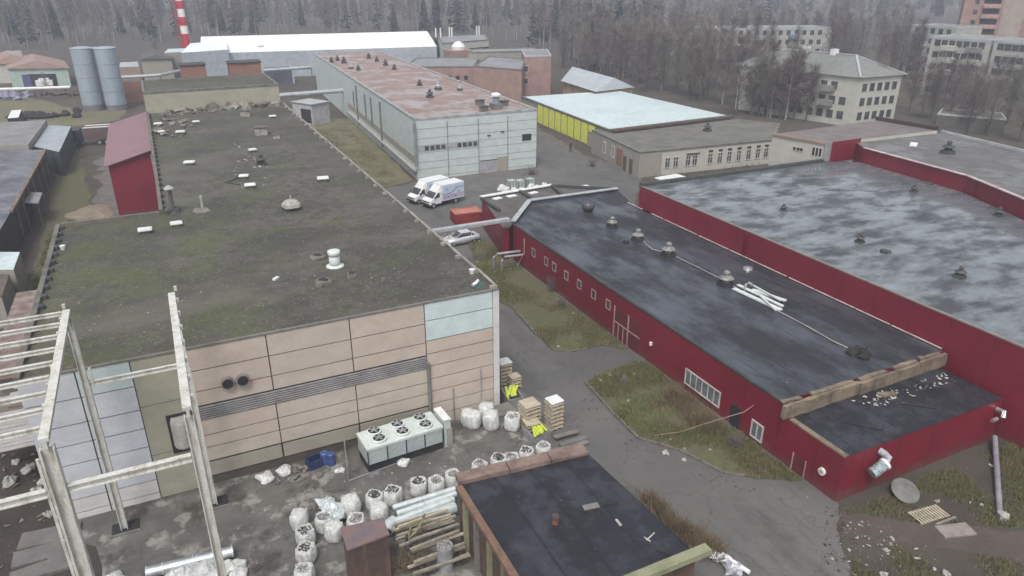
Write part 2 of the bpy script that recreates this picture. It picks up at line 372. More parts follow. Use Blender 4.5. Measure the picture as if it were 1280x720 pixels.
def window(par, a, b, u0, u1, z0, z1, fr=None, gl=None, mull=1, name='window', fw=.09, trans=False, proud=.06):
    """a framed window standing proud of a wall face; its pane is a child"""
    bm = NB(); fr = fr or mFRW
    wbox(bm, a, b, u0, u1, z0, z0+fw, .003, proud); wbox(bm, a, b, u0, u1, z1-fw, z1, .003, proud)
    wbox(bm, a, b, u0, u0+fw, z0+fw, z1-fw, .003, proud); wbox(bm, a, b, u1-fw, u1, z0+fw, z1-fw, .003, proud)
    for k in range(1, mull+1):
        u = u0+(u1-u0)*k/(mull+1); wbox(bm, a, b, u-fw*.35, u+fw*.35, z0+fw, z1-fw, .003, proud-.004)
    if trans: wbox(bm, a, b, u0+fw, u1-fw, (z0*.35+z1*.65)-fw*.3, (z0*.35+z1*.65)+fw*.3, .003, proud-.008)
    o = wpart(name, bm, fr, par)
    g = NB(); wbox(g, a, b, u0+fw*.5, u1-fw*.5, z0+fw*.5, z1-fw*.5, .002, .02)
    g.transform(par.matrix_basis.inverted())
    link('pane', g, gl or mGLASS, o)
    return o
def copy_tree(o, par=None):
    c = o.copy(); C.objects.link(c)
    if par is not None: c.parent = par
    for ch in list(o.children): copy_tree(ch, c)
    return c
def jpoly(poly, step=1.2, amp=.35, seed=0):
    out = []; n = len(poly)
    for i in range(n):
        a = Vector(poly[i][:2]); b = Vector(poly[(i+1) % n][:2]); L = (b-a).length; k = max(1, int(L/step))
        nr = Vector((-(b-a).y, (b-a).x)).normalized()
        for j in range(k):
            p = a.lerp(b, j/k); q = noise.noise(Vector((p.x*.35, p.y*.35, seed*3.3)))+.5*noise.noise(Vector((p.x*1.1, p.y*1.1, seed)))
            if j == 0: q *= .3
            out.append((p+nr*q*amp)[:])
    return out
def sheet(bm, poly, z, mi=0):
    q = ccw(poly); vs = [bm.verts.new((p[0], p[1], z)) for p in q]
    for t in tessellate_polygon([[Vector((p[0], p[1], 0)) for p in q]]):
        f = bm.faces.new([vs[i] for i in t]); f.material_index = mi
        f.normal_update()
        if f.normal.z < 0: f.normal_flip()
    return bm
def wbuild(name, label, cat, poly, z, wallm, roofm, para=.3, paraw=.3, param=None, group=None, z0=-.3, roofz=None):
    """a flat-roofed building from a footprint"""
    poly = ccw(poly); cx = sum(p[0] for p in poly)/len(poly); cy = sum(p[1] for p in poly)/len(poly)
    t = thing(name, label, cat, (cx, cy, 0), 0, group)
    wpart('wall', prism(NB(), poly, z0, z, top=False, bot=False), wallm, t)
    wpart('roof', prism(NB(), inset(poly, .02), z-.25, z, mi=0), roofm, t)
    if para: wpart('parapet', ringwall(NB(), poly, paraw, z-.1, z+para, out=.05), param or mPARA, t)
    return t, poly
# ------------------------------------------------------------------ world, sun, camera, haze
w = bpy.data.worlds.new("World"); sc.world = w; w.use_nodes = True; nt = w.node_tree
bg = nt.nodes['Background']; sky = nt.nodes.new('ShaderNodeTexSky'); sky.sky_type = 'NISHITA'; sky.sun_disc = False
HAZE_D = .00076
SUN_EL, SUN_AZ = math.radians(58), math.radians(215)
sky.sun_elevation = SUN_EL; sky.sun_rotation = SUN_AZ; sky.air_density = 1.0; sky.dust_density = 4.0; sky.ozone_density = 1.0
hs = nt.nodes.new('ShaderNodeHueSaturation'); hs.inputs['Saturation'].default_value = .36
nt.links.new(sky.outputs[0], hs.inputs['Color']); nt.links.new(hs.outputs[0], bg.inputs[0]); bg.inputs[1].default_value = .13
sl = bpy.data.lights.new('sun', 'SUN'); sl.energy = 1.15; sl.angle = math.radians(14); sl.color = (1, .97, .93)
so = bpy.data.objects.new('sun', sl); C.objects.link(so)
sd = Vector((math.sin(SUN_AZ)*math.cos(SUN_EL), math.cos(SUN_AZ)*math.cos(SUN_EL), math.sin(SUN_EL)))
so.rotation_euler = sd.to_track_quat('Z', 'Y').to_euler(); so.location = (0, 0, 60)
cam = bpy.data.cameras.new('camera'); co = bpy.data.objects.new('camera', cam); C.objects.link(co); sc.camera = co
cam.sensor_width = 36; cam.lens = 36*FPX/1280; cam.clip_end = 5000; cam.clip_start = .5
co.location = (0, 0, CH); co.rotation_euler = (math.pi/2-PIT, 0, -YAW)
sc.view_settings.view_transform = 'Standard'; sc.view_settings.look = 'None'; sc.view_settings.exposure = 0.58; sc.view_settings.gamma = 1
sc.view_settings.use_curve_mapping = False
# ================================================================== GROUND
struct('ground', sheet(NB(), [(-1500, -300), (1500, -300), (1500, 1900), (-1500, 1900)], -.008), mGROUND)
asph = [(17, 4), (24, 4)]+[P(1062, 720), P(1050, 680), P(1046, 640)]+[(31.4, 22.2), (31.4, 63.5), (47, 66), (64, 87), (62.5, 100), (66.5, 128), (60, 150), (52.5, 150), (52, 98.3), (32.3, 98.3), (27, 96.5), (18.6, 96), (18.6, 30)]
struct('asphalt_yard', sheet(NB(), jpoly(asph, .5, .8, 2), .0), mASPH)
struct('concrete_yard', sheet(NB(), jpoly([(-9, 39.2), (-9, 33), (-3.5, 22), (-2, 12), (14, 12), (18.9, 30), (18.6, 39.2)], 1.5, .3, 5), .004), mYARD)
struct('muddy_yard_edge', sheet(NB(), jpoly([(-40, 60), (-9.2, 60), (-8.9, 39), (-6.8, 36.5), (-6.2, 31), (-4, 26), (-4, 10), (-40, 10)], 1.5, .6, 9), .008), mMUD)
struct('grass_field', sheet(NB(), jpoly([(18.6, 96), (27, 97), (32.0, 99), (36, 150), (26, 156), (18.3, 150)], 2, .7, 3), .004), mFIELD)
struct('grass_strip', sheet(NB(), jpoly([(-8.9, 62), (-9.5, 100), (-12, 140), (-16, 150), (-14.5, 110), (-14, 80), (-13, 62)], 2, .9, 4), .004), mGRASS)
struct('dead_grass', sheet(NB(), jpoly(PL([(-60, 172), (88, 158), (150, 150), (158, 138), (100, 138), (40, 122), (-60, 122)]), 2, .9, 14), .004), mFIELD)
struct('rear_track', sheet(NB(), jpoly([(-1.3, 66), (-1.5, 135), (-9.4, 135), (-8.8, 66)], .7, 1.5, 6), .0), M('grey_gravel', (.16, .15, .145), (.12, .11, .1), .9, 0, .5))
struct('mud_track', sheet(NB(), jpoly(PL([(1052, 640), (1130, 652), (1290, 662), (1300, 706), (1130, 678), (1058, 672)]), .8, .4, 8), .0), M('brown_mud_track', (.095, .075, .066), (.075, .06, .05), .8, 0, .6, bmp=.5))
isl1 = PL([(586, 303), (628, 296), (641, 330), (700, 372), (762, 428), (752, 431), (716, 438), (690, 436), (672, 418), (655, 398), (640, 384), (618, 372), (600, 350)], .1)
isl2 = PL([(732, 478), (752, 466), (790, 452), (802, 452), (900, 522), (985, 585), (1000, 600), (958, 597), (905, 590), (850, 562), (800, 548), (772, 520)], .1)
isl1[2] = (30.9, isl1[2][1]); isl1[3] = (30.9, isl1[3][1]); isl1[4] = (30.9, 42.5)
isl2[3] = (30.9, isl2[3][1]); isl2[4] = (30.9, isl2[4][1]); isl2[5] = (30.9, isl2[5][1]); isl2[6] = (30.9, isl2[6][1])
for nm, isl, sd_ in (('grass_island', isl1, 11), ('grass_island', isl2, 12)):
    pj = ccw(jpoly(ccw(isl), 1.0, .12, sd_))
    bm = NB()
    n_ = len(pj); A = [bm.verts.new((p[0], p[1], -.02)) for p in pj]; B = [bm.verts.new((p[0], p[1], .1)) for p in pj]
    for i in range(n_): bm.faces.new((A[i], A[(i+1) % n_], B[(i+1) % n_], B[i]))
    for t_ in tessellate_polygon([[Vector((p[0], p[1], 0)) for p in pj]]):
        f = bm.faces.new([B[i] for i in t_]); f.normal_update()
        if f.normal.z < 0: f.normal_flip()
    struct(nm, bm, mGRASS)
def kerb(pts):
    bm = NB()
    for a, b in zip(pts, pts[1:]):
        L = math.dist(a, b); n = max(1, int(L/1.2))
        for k in range(n):
            if rnd.random() < .12: continue
            p = Vector(a).lerp(Vector(b), (k+.02)/n); q = Vector(a).lerp(Vector(b), (k+.96)/n)
            j = rnd.uniform(-.03, .02)
            beam(bm, (p.x, p.y, .055+j), (q.x, q.y, .055+j+rnd.uniform(-.02, .02)), .16, .2)
    struct('kerb', bm, mKERB)
kerb(PL([(762, 429), (752, 432), (716, 440), (690, 438), (670, 419), (653, 399), (638, 385)]))
kerb(PL([(757, 464), (732, 479), (770, 521), (798, 549), (850, 564), (905, 592), (958, 600)]))
# grass tufts
def pin(poly, x, y):
    c = False; n = len(poly)
    for i in range(n):
        a = poly[i]; b = poly[(i+1) % n]
        if (a[1] > y) != (b[1] > y) and x < (b[0]-a[0])*(y-a[1])/(b[1]-a[1])+a[0]: c = not c
    return c
def tufts(name, polys, n, h, mat, z=.1, thr=.0, sc_=.35, wid=.035, spread=.12):
    vs = []; fs = []
    for poly in polys:
        x0 = min(p[0] for p in poly); x1 = max(p[0] for p in poly); y0 = min(p[1] for p in poly); y1 = max(p[1] for p in poly)
        for _ in range(n):
            x = rnd.uniform(x0, x1); y = rnd.uniform(y0, y1)
            if not pin(poly, x, y) or noise.noise(Vector((x*sc_, y*sc_, 1)))+rnd.uniform(-.25, .25) < thr: continue
            for k in range(3):
                a = rnd.uniform(0, 6.28); hh = h*rnd.uniform(.5, 1.3); px = x+rnd.gauss(0, spread); py = y+rnd.gauss(0, spread)
                i = len(vs); c_, s_ = math.cos(a)*wid, math.sin(a)*wid; lx, ly = rnd.gauss(0, .35)*hh, rnd.gauss(0, .35)*hh
                vs += [(px-c_, py-s_, z-.02), (px+c_, py+s_, z-.02), (px+lx, py+ly, z+hh)]; fs.append((i, i+1, i+2))
    me = bpy.data.meshes.new(name); me.from_pydata(vs, [], fs); me.materials.append(mat)
    o = bpy.data.objects.new(name, me); C.objects.link(o); o['kind'] = 'stuff'
tufts('grass', [isl1, isl2], 12000, .2, mBLADE, thr=.05); tufts('dry_weeds', [isl1, isl2], 1500, .3, mDRY, z=.1, thr=.1, wid=.02)
se = PL([(1050, 628), (1270, 552), (1400, 560), (1400, 660), (1290, 660), (1130, 650), (1052, 640)])
se2 = PL([(1062, 672), (1130, 678), (1300, 706), (1400, 720), (1400, 790), (1070, 760)])
se = [p for p in se]
tufts('grass', [[(31.5, 21.2)]+se[1:], se2], 16000, .18, mBLADE, z=0, thr=.05); tufts('dry_weeds', [[(31.5, 21.2)]+se[1:], se2], 1800, .35, mDRY, z=0, thr=.12, wid=.02)
tufts('grass', [[(-13.5, 64), (-9, 64), (-9.4, 100), (-13.5, 100)], [(19, 97), (30, 98), (33, 140), (20, 145)]], 7000, .16, mBLADE, z=0, thr=.0, wid=.05)
tufts('dry_weeds', [PL([(798, 624), (812, 622), (850, 660), (905, 690), (900, 704), (868, 690)]), PL([(838, 490), (860, 500), (905, 540), (880, 545), (835, 505)])], 1300, .75, mDRY, z=.05, thr=-.6, wid=.022, spread=.25)
tufts('dry_weeds', [PL([(642, 378), (690, 360), (725, 395), (700, 410), (650, 400)])], 260, .3, mDRY, z=.05, thr=-.1, wid=.02)
# scattered rubble and litter : uncountable crumbs
def crumbs(name, poly, n, s, mat, z=0, thr=-9):
    bm = NB(); x0 = min(p[0] for p in poly); x1 = max(p[0] for p in poly); y0 = min(p[1] for p in poly); y1 = max(p[1] for p in poly)
    for _ in range(n):
        x = rnd.uniform(x0, x1); y = rnd.uniform(y0, y1)
        if not pin(poly, x, y) or noise.noise(Vector((x*.5, y*.5, 4))) < thr+rnd.uniform(0, .35) and n > 100: continue
        q = s*(.25+1.2*rnd.random()**3)
        v = [bm.verts.new((x+q*rnd.uniform(-.7, .7), y+q*rnd.uniform(-.7, .7), z+q*rnd.uniform(0, .5))) for _ in range(6)]
        try: bmesh.ops.convex_hull(bm, input=v)
        except Exception: pass
    o = link(name, bm, mat); o['kind'] = 'stuff'; return o
crumbs('rubble', [(31.5, 21)]+se[1:], 160, .22, mLITTER, 0, .0)
crumbs('rubble', se2, 260, .22, mLITTER, 0, -.1)
crumbs('rubble', isl2, 60, .16, mLITTER, .1); crumbs('rubble', isl1, 40, .2, mLITTER, .1)
crumbs('rubble', PL([(440, 600), (680, 540), (700, 590), (420, 700), (300, 720), (290, 640)]), 200, .1, mLITTER)
crumbs('rubble', PL([(0, 560), (60, 560), (110, 640), (90, 720), (0, 720)]), 150, .3, M('dark_debris', (.12, .1, .09), (.22, .2, .18), .9, 0, 2), .01)
crumbs('rubble', PL([(1052, 645), (1110, 655), (1130, 690), (1060, 720), (1040, 700)]), 150, .12, mLITTER, 0)
crumbs('rubble', [(24, 17), (31, 22), (30, 40), (20, 30)], 60, .07, mLITTER, 0)
ed = [P(1030, 634), P(1062, 634), P(1085, 730), P(1030, 730)]
crumbs('gravel', ed, 700, .09, M('grey_gravel', (.16, .15, .145)), 0, -1); crumbs('gravel', ed, 500, .12, mMUD, 0, -1)
crumbs('leaf_litter', PL([(722, 476), (775, 535), (850, 572), (960, 606), (950, 620), (780, 575), (712, 482)]), 900, .1, M('brown_leaf_litter', (.12, .085, .05), (.09, .07, .045), .95, 0, 3), 0, -1)
crumbs('leaf_litter', PL([(655, 424), (690, 446), (752, 440), (768, 428), (760, 446), (690, 458), (640, 400)]), 700, .1, M('brown_leaf_litter', (.12, .085, .05)), 0, -1)
crumbs('gravel', PL([(735, 480), (800, 552), (958, 604), (950, 612), (780, 565), (722, 486)]), 300, .07, mKERB, 0, -1)
# ================================================================== MAIN HALL
Mf = [(-8.7, 39.3), (18, 39.3), (18, 118), (-1.1, 118), (-1.1, 66.1), (-8.7, 66.1)]
hall = thing('factory_hall', 'long factory hall with mossy bitumen roof and beige panelled end wall', 'factory hall', (5, 60, 0))
HZ = 9.05
bm = prism(NB(), inset(Mf, .05), -.3, HZ-.06, top=False, bot=False); wpart('wall', bm, M('panel_joint_backing', (.1, .085, .07), None, .9), hall)
wpart('roof', prism(NB(), inset(Mf, .06), HZ-.2, HZ-.03), mROOFM, hall)
# cladding panels of the front wall, each bay its own run of panels
bm = NB(); A0, B0 = (-8.7, 39.3), (18, 39.3)
def pan(u0, u1, zs, mi, g=.035):
    for z1, z0 in zip(zs, zs[1:]):
        k = mi(z1) if callable(mi) else mi
        wbox(bm, A0, B0, u0+8.7+g, u1+8.7-g, z0+g, z1-g, -.045, .03+rnd.uniform(0, .012), mi=k)
Lrows = [9.03, 7.45, 5.95, 4.75, 3.55, 2.35, 1.3, .4, -.2]
pan(-8.7, -6.1, Lrows, lambda z: 3 if z > 2 else 4); pan(-6.1, -3.55, Lrows, lambda z: 2 if z > 7.5 else (3 if z > 2 else 4))
pan(-3.55, -.95, [9.03, 6.1, 2.9, -.2], 5, .02)
Mr = [9.03, 7.62, 6.3, 5.38]; Mr2 = [4.45, 3.4, 2.55, 1.62]
for u0, u1, c_ in ((-.95, 3.43, 0), (3.43, 8.22, 1), (8.22, 12.92, 0)):
    pan(u0, u1, Mr, c_); pan(u0, u1, Mr2, lambda z: c_ if rnd.random() < .6 else 1-c_); pan(u0, u1, [1.56, .55], 6, .06)
pan(12.92, 17.6, [9.03, 7.8, 6.4], 2); pan(12.92, 17.6, [6.4, 5.45, 4.55, 3.6, 2.65, 1.7], 0); pan(12.92, 17.6, [1.7, .8, -.2], 1)
pan(17.6, 18.05, [9.03, 6.4, 3.6, 1.7, -.2], 4, .01)
wpart('cladding', bm, [mBEIGE, mBEIGE2, mBLUEP, mBLUEG, mGREYP, mYELP, mTAN], hall)
bm = NB(); bx_ = wbox(bm, A0, B0, 8.7-.95, 21.6, 4.5, 5.33, .0, .02, 0)
for k in range(6): wbox(bm, A0, B0, 7.78, 21.6, 4.5+k*.145, 4.58+k*.145, .02, .1, 1)
wpart('louvre_strip', bm, [mDARK, M('louvre_slat_grey', (.34, .33, .33), None, .6)], hall)
wpart('downpipe', tube(NB(), [(12.95, 39.12, 4.9), (12.95, 39.12, .6)], .12), M('grey_pipe', (.2, .2, .19), None, .6), hall)
wpart('wall_pipe', tube(NB(), [(14.6, 39.15, 2.6), (14.6, 39.15, 0)], .04), mGALV, hall)
wpart('wall_pipe', tube(NB(), [(16.6, 39.15, 3.6), (16.6, 39.15, .5)], .03), mGALV, hall)
for x in (1.02, 1.84):
    bm = tube(NB(), [(x, 39.27, 6.55), (x, 38.98, 6.55)], .36, 20); o = wpart('wall_fan', bm, M('fan_housing', (.26, .24, .22), None, .6), hall)
    b2 = tube(NB(), [(x, 38.99, 6.55), (x, 38.97, 6.55)], .3, 20); b2.transform(hall.matrix_basis.inverted()); link('fan_grille', b2, mDARK, o)
bm = NB(); box(bm, (-1.75, 39.22, 4.0), (1.35, .1, 2.5)); o = wpart('wall_opening', bm, mDARK, hall)
bm = NB(); lathe(bm, (-1.72, 39.0, 3.3), [(.52, 0), (.56, .1), (.56, 1.6), (.5, 1.8)], 18)
wpart('exhaust_cowl', bm, M('pale_grey_cowl', (.42, .4, .37), None, .6, 0, 2), hall)
# parapets: low felt kerbs, pipe-like cap on the east edge
pm_ = M('parapet_felt_edge', (.17, .155, .13), (.1, .095, .08), .8, 0, .8)
bm = NB()
wbox(bm, (-8.7, 66.1), (-8.7, 39.3), 0, 26.8, HZ-.3, HZ+.22, -.25, .06, 0)
wpart('parapet', bm, pm_, hall); bm = NB(); wbox(bm, (-1.1, 66.1), (-8.7, 66.1), .06, 7.3, HZ-.3, HZ+.26, -.25, .06, 0)
wpart('parapet', bm, pm_, hall); bm = NB(); wbox(bm, (-1.1, 118), (-1.1, 66.1), 0, 51.9-.3, HZ-.3, HZ+.3, -.25, .06, 0)
wpart('parapet', bm, M('parapet_felt_edge', (.17, .155, .13), (.1, .095, .08), .8, 0, .8), hall)
bm = NB(); y = 39.6; k = 0
while y < 117:
    tube(bm, [(17.95, y, HZ+.16), (17.95, y+2.85, HZ+.2+rnd.uniform(-.04, .04))], .09, 6)
    box(bm, (17.8, y, HZ+.06), (.5, .22, .26)); y += 3
wpart('edge_rail', bm, M('light_grey_edge_rail', (.36, .34, .31), (.22, .2, .18), .7, 0, 1), hall)
wpart('eaves_flashing', wbox(NB(), A0, B0, 0, 26.7, HZ-.04, HZ+.06, -.12, .08), M('dull_flashing', (.19, .18, .16), None, .6), hall)
db = None
for k in range(40):
    q = (-8.3, 40.5+k*1.65, HZ+.1) if k < 16 else (-.75, 67.5+(k-16)*2.1, HZ+.12)
    if db is None: db = link('drain_block', box(NB(), (0, 0, 0), (.32, .45, .25)), mPARAD, hall); o = db
    else: o = db.copy(); C.objects.link(o)
    o.location = Vector(q)-hall.location
# rear raised block
pz = 11.9
t, _ = wbuild('rear_penthouse', 'yellowish rendered rooftop block across the rear end of the mossy roof', 'rooftop block', [(-1.1, 118.1), (17.6, 118.1), (17.6, 131.5), (-1.1, 131.5)], pz, mYELP, mROOFM, .2, .3, z0=HZ)
for k, (x0, x1) in enumerate(((4.9, 8.6), (12.2, 17.2))):
    t = thing('lift_house', ('smaller red brick box behind the rear rooftop block, beside the chimney', 'wider orange brick box behind the rear rooftop block')[k], 'brick tower', ((x0+x1)/2, 133.5, 0))
    wpart('wall', prism(NB(), [(x0, 131.6), (x1, 131.6), (x1, 135), (x0, 135)], 0, 13.9), mBRICK, t)
    wpart('roof', prism(NB(), inset([(x0, 131.6), (x1, 131.6), (x1, 135), (x0, 135)], -.15), 13.9, 14.05), mPARAD, t)
# ================================================================== ROOF FURNITURE OF THE HALL
def rz(px, z=HZ-.03): return P(px[0], px[1], z)
RF = 'roof vents and hatches on the mossy hall roof'
def capvent(px, label, w=.9, h=.35, z=HZ-.03, col=None, legs=True, group=RF, rot=0, name='roof_vent', basem=None):
    x, y = rz(px, z)
    t = thing(name, label, 'roof vent', (x, y, z), rot, group)
    part('base', box(NB(), (0, 0, h*.4), (w*.6, w*.6, h*.8)), basem or M('old_vent_brick', (.16, .14, .12), (.1, .09, .08), .9), t)
    part('cap', box(box(NB(), (0, 0, h*.86), (w, w*.8, .1)), (0, 0, h*.86+.07), (w*.8, w*.6, .05)), col or mWHITE, t)
    return t
ncap = [((245.5, 155), 'flat white capped vent in the middle of the row nearest the rear block'),
        ((226, 168), 'small flat white vent cap beside the far rubble'), ((237, 206), 'lone flat white vent cap left of the roof centre'),
        ((198, 157), 'white vent cap at the top left edge among rubble'), ((202, 168), 'larger white vent cap by the burgundy shed roof ridge'),
        ((305, 223), 'white capped vent with a broken cable trailing left'), ((313, 235), 'white slab cap just below the cabled vent'),
        ((316, 190), 'white vent cap with a rounded lump at its left end'), ((404, 227), 'small white capped square vent near the east roof edge'),
        ((341, 148), 'pale flat vent cap near the far east corner'), ((182, 291), 'white capped vent standing near the west notch corner'),
        ((221, 283), 'low white cap right of the west notch vent')]
for px, lb in ncap: capvent(px, lb, w=rnd.uniform(.8, 1.15), h=rnd.uniform(.3, .5), rot=rnd.uniform(-.3, .3))
for px, lb, s in (((307, 145), 'pale crumbling brick shaft near the rear block', 1.1), ((327, 168), 'square pale brick shaft right of the roof centre', 1.3), ((346, 173), 'flattened pale slab beside the square shaft', .7)):
    x, y = rz(px); t = thing('brick_shaft', lb, 'roof shaft', (x, y, HZ-.03), rnd.uniform(-.2, .2), RF)
    part('shaft', box(NB(), (0, 0, .35*s), (1.2*s, 1.0*s, .7*s), taper=.9), M('pale_old_render', (.33, .31, .28), (.2, .18, .16), .9, 0, 2), t)
    part('cap', box(NB(), (0, 0, .74*s), (1.3*s, 1.1*s, .08)), M('dark_slab_cap', (.14, .13, .12), None, .9), t)
def mushroom(px, label, s=1.0, z=HZ-.03, group=RF, cap=None, stem=None, two=True, name='mushroom_vent', dark=False):
    x, y = rz(px, z); t = thing(name, label, 'roof vent', (x, y, z), 0, group)
    part('base', box(NB(), (0, 0, .16*s), (.95*s, .95*s, .32*s), taper=.85), stem or mBLACKR, t)
    part('stem', lathe(NB(), (0, 0, .32*s), [(.3*s, 0), (.26*s, .35*s)], 12), cap or mGALV, t)
    pr = [(.5*s, .55*s), (.55*s, .6*s), (.42*s, .72*s), (.16*s, .86*s)]
    if two: pr += [(.16*s, .95*s), (.26*s, .98*s), (.22*s, 1.1*s), (.08*s, 1.18*s)]
    part('cap', lathe(NB(), (0, 0, 0), pr, 14), cap or mGALV, t); return t
mushroom((327, 206), 'dark two-tier mushroom vent in the upper middle of the hall roof', 1.0, cap=mPARAD)
x, y = rz((365, 262)); t = thing('roof_cowl', 'large pale grey hooded cowl with black base and knob, centre right of the hall roof', 'roof cowl', (x, y, HZ-.03), .2, RF)
part('base', box(NB(), (0, 0, .15), (1.4, 1.1, .3)), mPARAD, t)
part('hood', lathe(NB(), (0, 0, .3), [(.75, 0), (.72, .25), (.5, .5), (.2, .62), (.08, .64), (.08, .95)], 12, sq=1), M('pale_cowl', (.4, .38, .34), (.28, .26, .24), .7, 0, 3), t)
x, y = rz((419, 333)); t = thing('white_fan_unit', 'tall white cylindrical roof fan with a wide flanged foot', 'roof fan', (x, y, HZ-.03), 0, RF)
part('foot', lathe(NB(), (0, 0, 0), [(.62, 0), (.62, .08), (.36, .14)], 20), mINSUL, t, True)
part('drum', lathe(NB(), (0, 0, .14), [(.36, 0), (.38, .2), (.38, .6), (.34, .65), (.34, .7), (.43, .74), (.43, 1.02), (.35, 1.06)], 20), mINSUL, t, True)
x, y = rz((212, 266)); t = thing('capped_pole_vent', 'pole vent with a pale conical cap above a dark crumbled curb, by the shed corner', 'roof vent', (x+.3, y, HZ-.03), 0, RF)
part('curb', lathe(NB(), (0, 0, 0), [(.75, 0), (.65, .35), (.4, .4)], 9, jit=.5), mPARAD, t)
part('pole', tube(NB(), [(0, 0, .3), (0, 0, 2.1)], .17, 8), M('dull_brown_pipe', (.13, .12, .1), None, .8), t)
part('cap', lathe(NB(), (0, 0, 2.05), [(.42, 0), (.4, .1), (.1, .3)], 12), M('pale_cap', (.4, .4, .37), None, .6), t)
x, y = rz((254, 263)); t = thing('pole_vent', 'thin standing pipe over a flattened pale mound on the hall roof', 'roof vent', (x, y, HZ-.03), 0, RF)
part('curb', lathe(NB(), (0, 0, 0), [(.8, 0), (.6, .15), (.3, .2)], 9, jit=.5), mSLAB, t); part('pole', tube(NB(), [(0, 0, .1), (0, 0, 1.3)], .12, 8), M('pale_cap', (.4, .4, .37), None, .6), t)
for px, lb, s in (((397, 323), 'round dark hatch ring left of the white roof fan', .55), ((404, 354), 'round dark hatch ring with rubble, nearest the front of the hall', .6), ((440, 346), 'small dark hatch right of the nearer ring', .38)):
    x, y = rz(px); t = thing('roof_hatch', lb, 'roof hatch', (x, y, HZ-.03), 0, RF)
    part('ring', lathe(NB(), (0, 0, 0), [(s, 0), (s*.95, .2), (s*.7, .24)], 10, jit=.45, seed=s), M('grimy_hatch_ring', (.12, .105, .09), (.2, .18, .16), .9, 0, 3), t)
    part('lid', lathe(NB(), (0, 0, .2), [(s*.62, 0), (s*.5, .08)], 10), mDARK, t)
for px, lb in (((590, 342), 'white plastic bucket by the east roof edge'), ((345, 349), 'small pale brick lying on the roof left of the hatch rings'), ((79, 312), 'small white tub inside the west parapet')):
    x, y = rz(px); tag(link('bucket' if 'brick' not in lb else 'brick', lathe(NB(), (x, y, HZ-.03), [(.14, 0), (.2, .3), (.21, .32)], 10) if 'brick' not in lb else box(NB(), (x, y, HZ+.03), (.5, .2, .12), rz=.8), mWHITE), lb, 'bucket' if 'brick' not in lb else 'brick')
x, y = rz((598, 356)); t = thing('roof_pump', 'white bent pipe piece on a green tarp at the front east roof corner', 'pipe fitting', (x, y, HZ-.03), .3)
part('tarp', box(NB(), (0, 0, .03), (.9, .5, .06), taper=.8), M('dark_teal_tarp', (.05, .12, .11), None, .6), t); part('pipe', tube(NB(), [(-.5, 0, .12), (-.2, 0, .2), (.1, .15, .22)], .11, 8), mWHITE, t)
crp = [(207, 133), (232, 128), (256, 132), (330, 120), (340, 127), (300, 134), (262, 141), (215, 146), (200, 143)]
crumbs('rubble', PL(crp, HZ), 420, .8, M('roof_rubble', (.13, .11, .1), (.3, .28, .25), .9, 0, 1.5), HZ-.03)
bm = NB()
for k in range(46):
    q_ = rnd.random(); x_, y_ = P(205+138*q_+rnd.gauss(0, 3), 140-13*q_+rnd.gauss(0, 2.2), HZ); s_ = rnd.uniform(.25, .95)
    lathe(bm, (x_, min(y_, 117.4), HZ-.03), [(s_, 0), (s_*.9, s_*.5), (s_*.35, s_*rnd.uniform(.6, 1.1))], 7, jit=1.0, seed=k, mi=rnd.choice((0, 0, 1)))
link('rubble', bm, [M('dark_roof_rubble', (.09, .08, .07), (.16, .145, .125), .9, 0, 1.5), M('pale_roof_rubble', (.28, .26, .22), None, .9, 0, 1.5)])['kind'] = 'stuff'
crumbs('rubble', PL([(192, 158), (200, 150), (232, 150), (240, 158), (228, 172), (200, 176)], HZ), 90, .9, M('roof_rubble', (.13, .11, .1)), HZ-.03)
crumbs('rubble', PL([(290, 178), (320, 176), (350, 225), (345, 238), (290, 238)], HZ), 90, .3, mLITTER, HZ-.03)
crumbs('rubble', PL([(80, 380), (420, 320), (520, 340), (420, 400), (120, 430)], HZ), 170, .09, mLITTER, HZ-.03)
for pts, lb in (((( 285, 228), (300, 222)), 'short dark cable ending at the white roof vent'), (((281, 228), (300, 232)), 'dark stick lying left of the white slab cap')):
    a, b = [rz(p) for p in pts]; tag(link('cable', tube(NB(), [(a[0], a[1], HZ+.03), (b[0], b[1], HZ+.05)], .06, 5), mPARAD), lb, 'cable')
# ================================================================== BURGUNDY SHED BEHIND THE NOTCH
t = thing('burgundy_shed', 'tall narrow shed with crimson walls and faded pink lean-to roof against the hall', 'shed', (-4, 112, 0))
sp = [(-6.2, 98.6), (-1.3, 98.6), (-1.3, 127), (-6.2, 127)]
wpart('wall', prism(NB(), sp, 0, [6.4, 7.75, 7.75, 6.4], top=False), mCRIM, t)
bm = NB(); q = [(-6.7, 98.2, 6.3), (-1.1, 98.2, 7.85), (-1.1, 127.3, 7.85), (-6.7, 127.3, 6.3)]
A = [bm.verts.new(p) for p in q]; B = [bm.verts.new((p[0], p[1], p[2]+.1)) for p in q]
bm.faces.new(A[::-1]); bm.faces.new(B)
for i in range(4): bm.faces.new((A[i], A[(i+1) % 4], B[(i+1) % 4], B[i]))
wpart('roof', bm, mPINKROOF, t)
wpart('downpipe', tube(NB(), [(-1.35, 98.3, 7.4), (-1.35, 98.3, .2)], .1, 8), mGALV, t)
tag(link('sand_heap', lathe(NB(), (*P(118, 266), 0), [(3.0, 0), (2.0, .3), (1.0, .5), (.2, .62)], 18, jit=.5), mSAND), 'low heap of pale sand on the track in front of the burgundy shed', 'sand heap')
